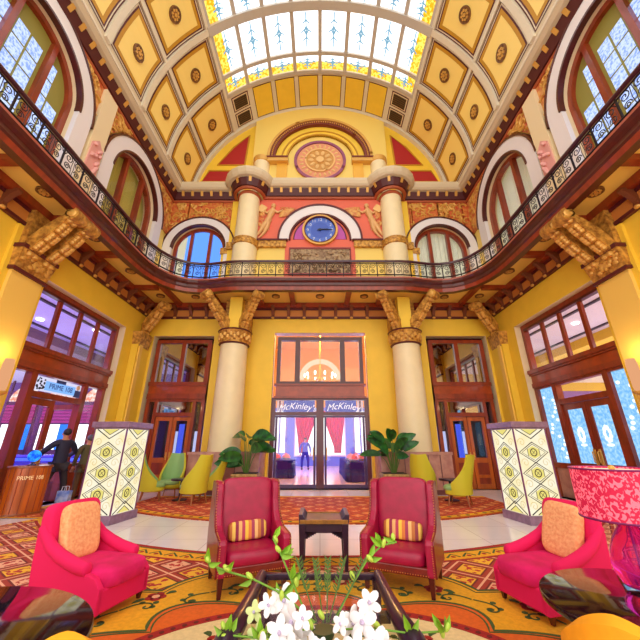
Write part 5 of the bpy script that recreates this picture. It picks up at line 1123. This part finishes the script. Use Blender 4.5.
# ------------------------------------------------------------------ planters
def plant(x, y, lab, up, seed):
    t = thing('potted_plant', lab, 'plant', (x, y, 0)); m = MB(); m.hexa([(-.3, -.24, 0), (.3, -.24, 0), (.3, .24, 0), (-.3, .24, 0)], [(-.36, -.28, .58), (.36, -.28, .58), (.36, .28, .58), (-.36, .28, .58)]); m.box(-.39, .39, -.3, .3, .56, .63); m.build('planter', [basket], t, bevel=.01)
    m = MB(); m.box(-.34, .34, -.26, .26, .6, .645); m.build('soil', [soil], t); rn = random.Random(seed); st = MB(); lv = MB()
    for k in range(22 if up else 15):
        a = 2*PI*k*.382+.4; sp = rn.uniform(.25, .8) if up else rn.uniform(.15, .7); h = rn.uniform(.6, 1.4) if up else rn.uniform(.35, 1.5)
        L = rn.uniform(.55, .8); base = Vector((.05*math.cos(a), .05*math.sin(a), .62)); tip0 = base+Vector((sp*.45*math.cos(a), sp*.32*math.sin(a), h*.75)); st.tube([base, base.lerp(tip0, .5)+Vector((0, 0, .08)), tip0], [.018, .014, .008], 6)
        d = Vector((math.cos(a), math.sin(a)*.7, .9 if up and h > .7 else .25)).normalized(); side = (d.cross(Vector((rn.uniform(-.5, .5), -1, rn.uniform(0, .6))))).normalized(); N = 8; vs = []
        wd = .12 if up else .17
        for i in range(N+1):
            s_ = i/N; c = tip0+d*L*s_+Vector((0, 0, -.28*L*s_*s_)); w = wd*math.sin(PI*min(1, .08+.92*s_))**.7; nrm = side.cross(d)
            vs += [c+side*w+nrm*w*.35, c, c-side*w+nrm*w*.35]
        lv.add(vs, [(i*3+j, i*3+j+1, (i+1)*3+j+1, (i+1)*3+j) for i in range(N) for j in (0, 1)], 0, True)
    st.build('stem', [mat('plant_stem', S(90, 120, 50), .5)], t); lv.build('foliage', [leafm], t, normals=False)
plant(-2.25, 10.9, 'broad leaved potted plant in a gilt planter left of the glass doors', False, 3); plant(2.25, 10.9, 'upright banana leaved potted plant in a gilt planter right of the glass doors', True, 9)
# ------------------------------------------------------------------ green chairs and their tables
def green_chair(x, y, rz, lab):
    t = thing('barrel_chair', lab, 'chair', (x, y, 0), rz, 'green barrel chairs'); m = MB(); N = 28; inn = []; out = []
    for i in range(N+1):
        a = -.5*PI+.5*PI+(-.12*PI+1.24*PI*i/N); k = abs(i/N-.5)*2; h = 1.2-.68*max(0, (k-.38)/.62)**.55 if k > .38 else 1.2-.05*(.38-k)
        fl = 1+.22*(1-k); r = .3
        for dst, rr in ((out, r+.035), (inn, r-.02)):
            dst.append([(rr*math.cos(a), rr*math.sin(a), .26), (rr*1.04*math.cos(a), rr*1.04*math.sin(a), .5), (rr*(1.02+.1*(1-k))*math.cos(a)*(1 if k > .4 else .95), rr*fl*math.sin(a)+.1*(1-k), h)])
    for dst, mi in ((out, 0), (inn, 1)):
        vs = [p for c in dst for p in c]; m.add(vs, [(i*3+j, i*3+j+1, (i+1)*3+j+1, (i+1)*3+j) for i in range(N) for j in (0, 1)], mi, True)
    for i in range(N):
        for lo in (0, 2): m.add([out[i][lo], out[i+1][lo], inn[i+1][lo], inn[i][lo]], [(0, 1, 2, 3)], 0)
    for i in (0, N): m.add(out[i]+inn[i], [(0, 1, 4, 3), (1, 2, 5, 4)], 0)
    m.build('backrest', [chart, sage], t, normals=False)
    m = MB(); m.ell((0, -.06, .4), (.28, .3, .08), 20, 0, .6); m.build('seat_cushion', [sage], t); m = MB(); m.ell((0, -.03, .3), (.3, .3, .08), 20, 0, .6); m.build('seat_base', [chart], t)
    for sx in (-1, 1):
        for sy in (-1, 1): m = MB(); m.tube([(sx*.2, sy*.2, .27), (sx*.25, sy*.25, 0)], [.026, .014], 8); m.build('leg', [tan], t)
R_ = math.radians
green_chair(-4.7, 10.15, R_(112), 'chartreuse barrel chair beside the left lantern, facing right'); green_chair(-3.36, 9.7, R_(-120), 'chartreuse barrel chair nearest the armchairs in the left group, its back turned')
green_chair(-4.5, 10.9, R_(5), 'sage green barrel chair facing the viewer in front of the left corner doors'); green_chair(-3.2, 10.5, R_(-70), 'sage green barrel chair behind the left armchair, facing left')
green_chair(2.98, 10.35, R_(150), 'green barrel chair beside the right planter, its back turned'); green_chair(3.6, 9.45, R_(-120), 'chartreuse barrel chair beside the right lantern, facing left')
for s, y, lb in ((-1, 10.25, 'small dark round table among the left green chairs'), (1, 10.2, 'small dark round table among the right green chairs')):
    t = thing('cocktail_table', lb, 'table', (s*(3.92 if s < 0 else 3.66), y, 0)); m = MB(); m.lathe([(0, .5), (.28, .5), (.3, .52), (.28, .55), (0, .55)], 28); m.build('tabletop', [darkw], t); m = MB(); m.lathe([(.2, 0), (.2, .02), (.04, .06), (.03, .5)], 18); m.build('pedestal', [darkw], t)
# ------------------------------------------------------------------ podium with blue lamp, sconces, vents
t = thing('host_podium', 'curved wooden host podium with lettering by the left entrance', 'podium', (-6.72, 8.3, 0), R_(48)); t.scale = (.78, .78, .86)
m = MB(); n = 22; P = [(.5*math.cos(PI+PI*i/n), .34*math.sin(PI+PI*i/n)) for i in range(n+1)]+[(.5, .22), (-.5, .22)]
m.prism(P, ff, 0, 1.12, 0, True); m.build('body', [woodo], t)
m = MB(); P2 = [(x*1.07, y*1.07) for x, y in P]; m.prism(P2, ff, 1.12, 1.17, 0); m.build('top', [mat('podium_top', S(150, 80, 40), .3, coat=.4)], t, bevel=.008); m = MB(); m.prism(P2, ff, 0, .06, 0); m.build('plinth', [MATS['podium_top']], t, bevel=.008)
m = MB(); [m.box(.5*math.cos(PI+PI*i/9)*1.0-.008, .5*math.cos(PI+PI*i/9)+.008, .34*math.sin(PI+PI*i/9)-.01, .34*math.sin(PI+PI*i/9)+.01, .06, 1.12) for i in range(1, 9)]; m.build('joint_strip', [wood], t)
def onp(x, y, zz):
    a = 1.5*PI+x/.45; return (.51*math.cos(a), .35*math.sin(a)-zz, .88+y)
text('PRIME 108', 'lettering', .13, mat('letter_cream', S(250, 214, 160), .4, emit=.2), t, onp, .004)
t = thing('globe_lamp', 'glowing blue glass globe lamp standing on the wooden podium', 'lamp', (-6.76, 8.34, 1.007)); m = MB(); m.lathe([(.0, 0), (.08, 0), (.08, .02), (.02, .04), (.02, .1)], 16); m.build('stand', [darkw], t); m = MB(); m.ell((0, 0, .2), (.13, .13, .13), 20); m.build('globe', [emat('globe_blue', S(50, 150, 240), 1.3, S(20, 70, 220), 8)], t)
for s, nm in ((-1, 'left'), (1, 'right')):
    t = thing('sconce_lamp', 'brass wall sconce with a pink glass shade on the %s pilaster' % nm, 'lamp', (s*6.92, 6.85, 2.2), -s*PI/2)
    m = MB(); m.ell((0, 0, .1), (.07, .03, .16), 12); m.tube([(0, -.02, .1), (0, -.14, -.02), (0, -.24, .05), (0, -.24, .2)], .022, 8); m.lathe([(.03, .2), (.12, .26), (.13, .3)], 14, (0, -.24, 0))
    for q in (-1, 1): m.tube([(0, -.05, .05), (q*.1, -.1, -.1), (q*.16, -.12, .0), (q*.1, -.12, .06)], .012, 6)
    m.build('bracket', [goldp], t); m = MB(); m.lathe([(.08, .28), (.1, .4), (.1, .85), (.08, .98)], 18, (0, -.24, 0)); m.build('glass_shade', [emat('sconce_pink', S(250, 180, 130), .6)], t)
m = MB(); m.box(6.855, 6.9, 7.02, 7.3, .3, .85); tag(m.build('air_vent', [mat('vent_dark', S(50, 40, 60), .5)]), 'dark square vent in the plinth below the right sconce', 'vent')
# ------------------------------------------------------------------ people
def skin(nm, V, E, Rr, m, parent, sub=1, root=0):
    me = bpy.data.meshes.new(nm); me.from_pydata(V, E, []); me.materials.append(m); o = bpy.data.objects.new(nm, me); COL.objects.link(o); o.parent = parent
    md = o.modifiers.new('Skin', 'SKIN'); md.use_smooth_shade = True
    for i, r in enumerate(Rr): sv = me.skin_vertices[0].data[i]; sv.radius = r if isinstance(r, tuple) else (r, r); sv.use_root = (i == root)
    s_ = o.modifiers.new('Subdivision', 'SUBSURF'); s_.levels = sub; s_.render_levels = sub; return o
def person(x, y, rz, H, lab, jk, tr, hair, arms, stride=.1, sc=1.0):
    """front is -y; arms = ((elbow, hand) left, (elbow, hand) right) in metres for a 1.75 m figure"""
    t = thing('person', lab, 'person', (x, y, 0), rz); t.scale = (H/1.75,)*3; sk = mat('skin', S(190, 130, 100), .6)
    hipz, shz = .92, 1.43; (eL, hL), (eR, hR) = arms
    V = [(0, 0, hipz), (0, .0, 1.12), (0, 0, 1.32), (0, 0, 1.44), (0, -.01, 1.52), (0, -.02, 1.6), (0, -.02, 1.7), (-.1, 0, .88), (-.1-stride, .02, .49), (-.11-stride, .05, .09), (-.12-stride, -.12, .04), (.1, 0, .88), (.1+stride, -.03, .49), (.11+stride, .0, .09), (.12+stride, -.17, .04), (-.19, 0, shz-.02), eL, hL, (.19, 0, shz-.02), eR, hR]
    E = [(0, 1), (1, 2), (2, 3), (3, 4), (4, 5), (5, 6), (0, 7), (7, 8), (8, 9), (9, 10), (0, 11), (11, 12), (12, 13), (13, 14), (3, 15), (15, 16), (16, 17), (3, 18), (18, 19), (19, 20)]
    Rr = [(.14, .1), (.13, .09), (.15, .1), (.09, .07), (.05, .05), (.075, .09), (.07, .085), (.09, .09), (.06, .06), (.04, .04), (.035, .03), (.09, .09), (.06, .06), (.04, .04), (.035, .03), .06, .045, .035, .06, .045, .035]
    body = skin('body', V, E, Rr, sk, t)
    if jk: skin('jacket', [V[0], V[1], V[2], V[3], V[15], V[16], V[17], V[18], V[19], V[20], (0, .0, .8)], [(0, 1), (1, 2), (2, 3), (3, 4), (4, 5), (5, 6), (3, 7), (7, 8), (8, 9), (0, 10)], [(.18, .13), (.165, .12), (.185, .13), (.1, .085), .082, .064, .05, .082, .064, .05, (.185, .135)], jk, t)
    skin('trousers', [V[0], V[7], V[8], V[9], V[11], V[12], V[13]], [(0, 1), (1, 2), (2, 3), (0, 4), (4, 5), (5, 6)], [(.165, .12), .11, .08, .062, .11, .08, .062], tr, t)
    for i in (9, 13): m = MB(); a = V[i]; m.ell((a[0], a[1]-.06, .05), (.05, .14, .05), 12, 0, .7); m.build('shoe', [mat('shoe_black', S(24, 18, 22), .3)], t)
    m = MB(); m.ell((0, .015, 1.675), (.088, .1, .09), 14); m.build('hair', [hair], t)
    m = MB(); m.ell((0, -.115, 1.62), (.014, .02, .024), 8); [m.ell((sx*.035, -.098, 1.65), (.012, .008, .007), 6) for sx in (-1, 1)]; m.ell((0, -.1, 1.57), (.025, .008, .007), 6); [m.ell((sx*.084, -.01, 1.62), (.012, .022, .032), 8) for sx in (-1, 1)]; m.build('face', [sk], t)
    for hx, hd, el in ((-1, hL, eL), (1, hR, eR)):
        m = MB(); h = Vector(hd); d = (h-Vector(el)).normalized(); sv = d.cross(Vector((0, 0, 1))); sv = sv.normalized() if sv.length > .1 else Vector((1, 0, 0))
        m.ell(h+d*.05, (.035, .03, .045), 10)
        for k in range(4): o0 = h+d*.08+sv*(.02*k-.03); m.tube([o0, o0+d*(.05-.006*abs(k-1.5)), o0+d*.075+Vector((0, -.015, -.01))], [.01, .009, .007], 6)
        m.tube([h+d*.03+sv*.035, h+d*.07+sv*.055], [.011, .008], 6); m.build('hand', [sk], t)
suit = mat('navy_suit', S(34, 30, 58), .7); olive = mat('olive_jacket', S(86, 76, 46), .8); br = mat('brown_trousers', S(92, 62, 36), .8); hd = mat('dark_hair', S(40, 30, 40), .6)
person(-6.8, 9.25, R_(-120), 1.86, 'person in a dark navy suit seen from behind at the bar entrance', suit, mat('dark_trousers', S(44, 34, 44), .7), hd, (((-.34, -.08, 1.2), (-.3, -.3, 1.1)), ((.38, -.1, 1.2), (.3, -.34, 1.14))), .1)
person(-6.6, 9.95, R_(-120), 1.72, 'person in an olive jacket and brown trousers beside the left lantern', olive, br, mat('grey_hair', S(90, 84, 96), .6), (((-.27, .03, 1.16), (-.25, -.06, .92)), ((.27, .03, 1.16), (.25, -.06, .92))), .0)
person(-.95, 22.5, R_(10), 1.9, 'person in blue clothing standing in the dining room', mat('blue_shirt', S(70, 66, 150), .8), mat('blue_trousers', S(44, 36, 130), .8), hd, (((-.3, .03, 1.16), (-.3, -.05, .9)), ((.3, .03, 1.16), (.3, -.05, .9))), .08)
t = thing('blue_blob_bag', 'bag shape added for a bright blue blob by the feet of the person in the navy suit', 'bag', (-6.5, 9.3, 0)); m = MB(); m.hexa([(-.14, -.08, 0), (.14, -.08, 0), (.14, .08, 0), (-.14, .08, 0)], [(-.16, -.06, .36), (.16, -.06, .36), (.16, .06, .36), (-.16, .06, .36)]); m.build('body', [mat('bag_blue', S(90, 130, 230), .5, noise=.3, scale=7, col2=S(190, 210, 250))], t, bevel=.005)  # bag form invented for a bright blue blob of unknown origin
for y in (-.05, .05): m = MB(); m.tube([(-.06, y, .35), (-.05, y, .46), (.05, y, .46), (.06, y, .35)], .008, 6); m.build('handle', [mat('bag_white', S(220, 225, 245), .5)], t)
# furniture stands on the pile of the rugs
for o in COL.objects:
    if o.parent is None and o.name.split('.')[0] in ('wing_armchair', 'lumbar_pillow', 'side_table', 'lounge_chair', 'square_pillow', 'coffee_table', 'orchid_arrangement', 'round_table', 'table_lamp', 'tub_chair'): o.location.z += .022
    elif o.parent is None and o.name.split('.')[0] in ('barrel_chair', 'cocktail_table', 'potted_plant'): o.location.z += .015
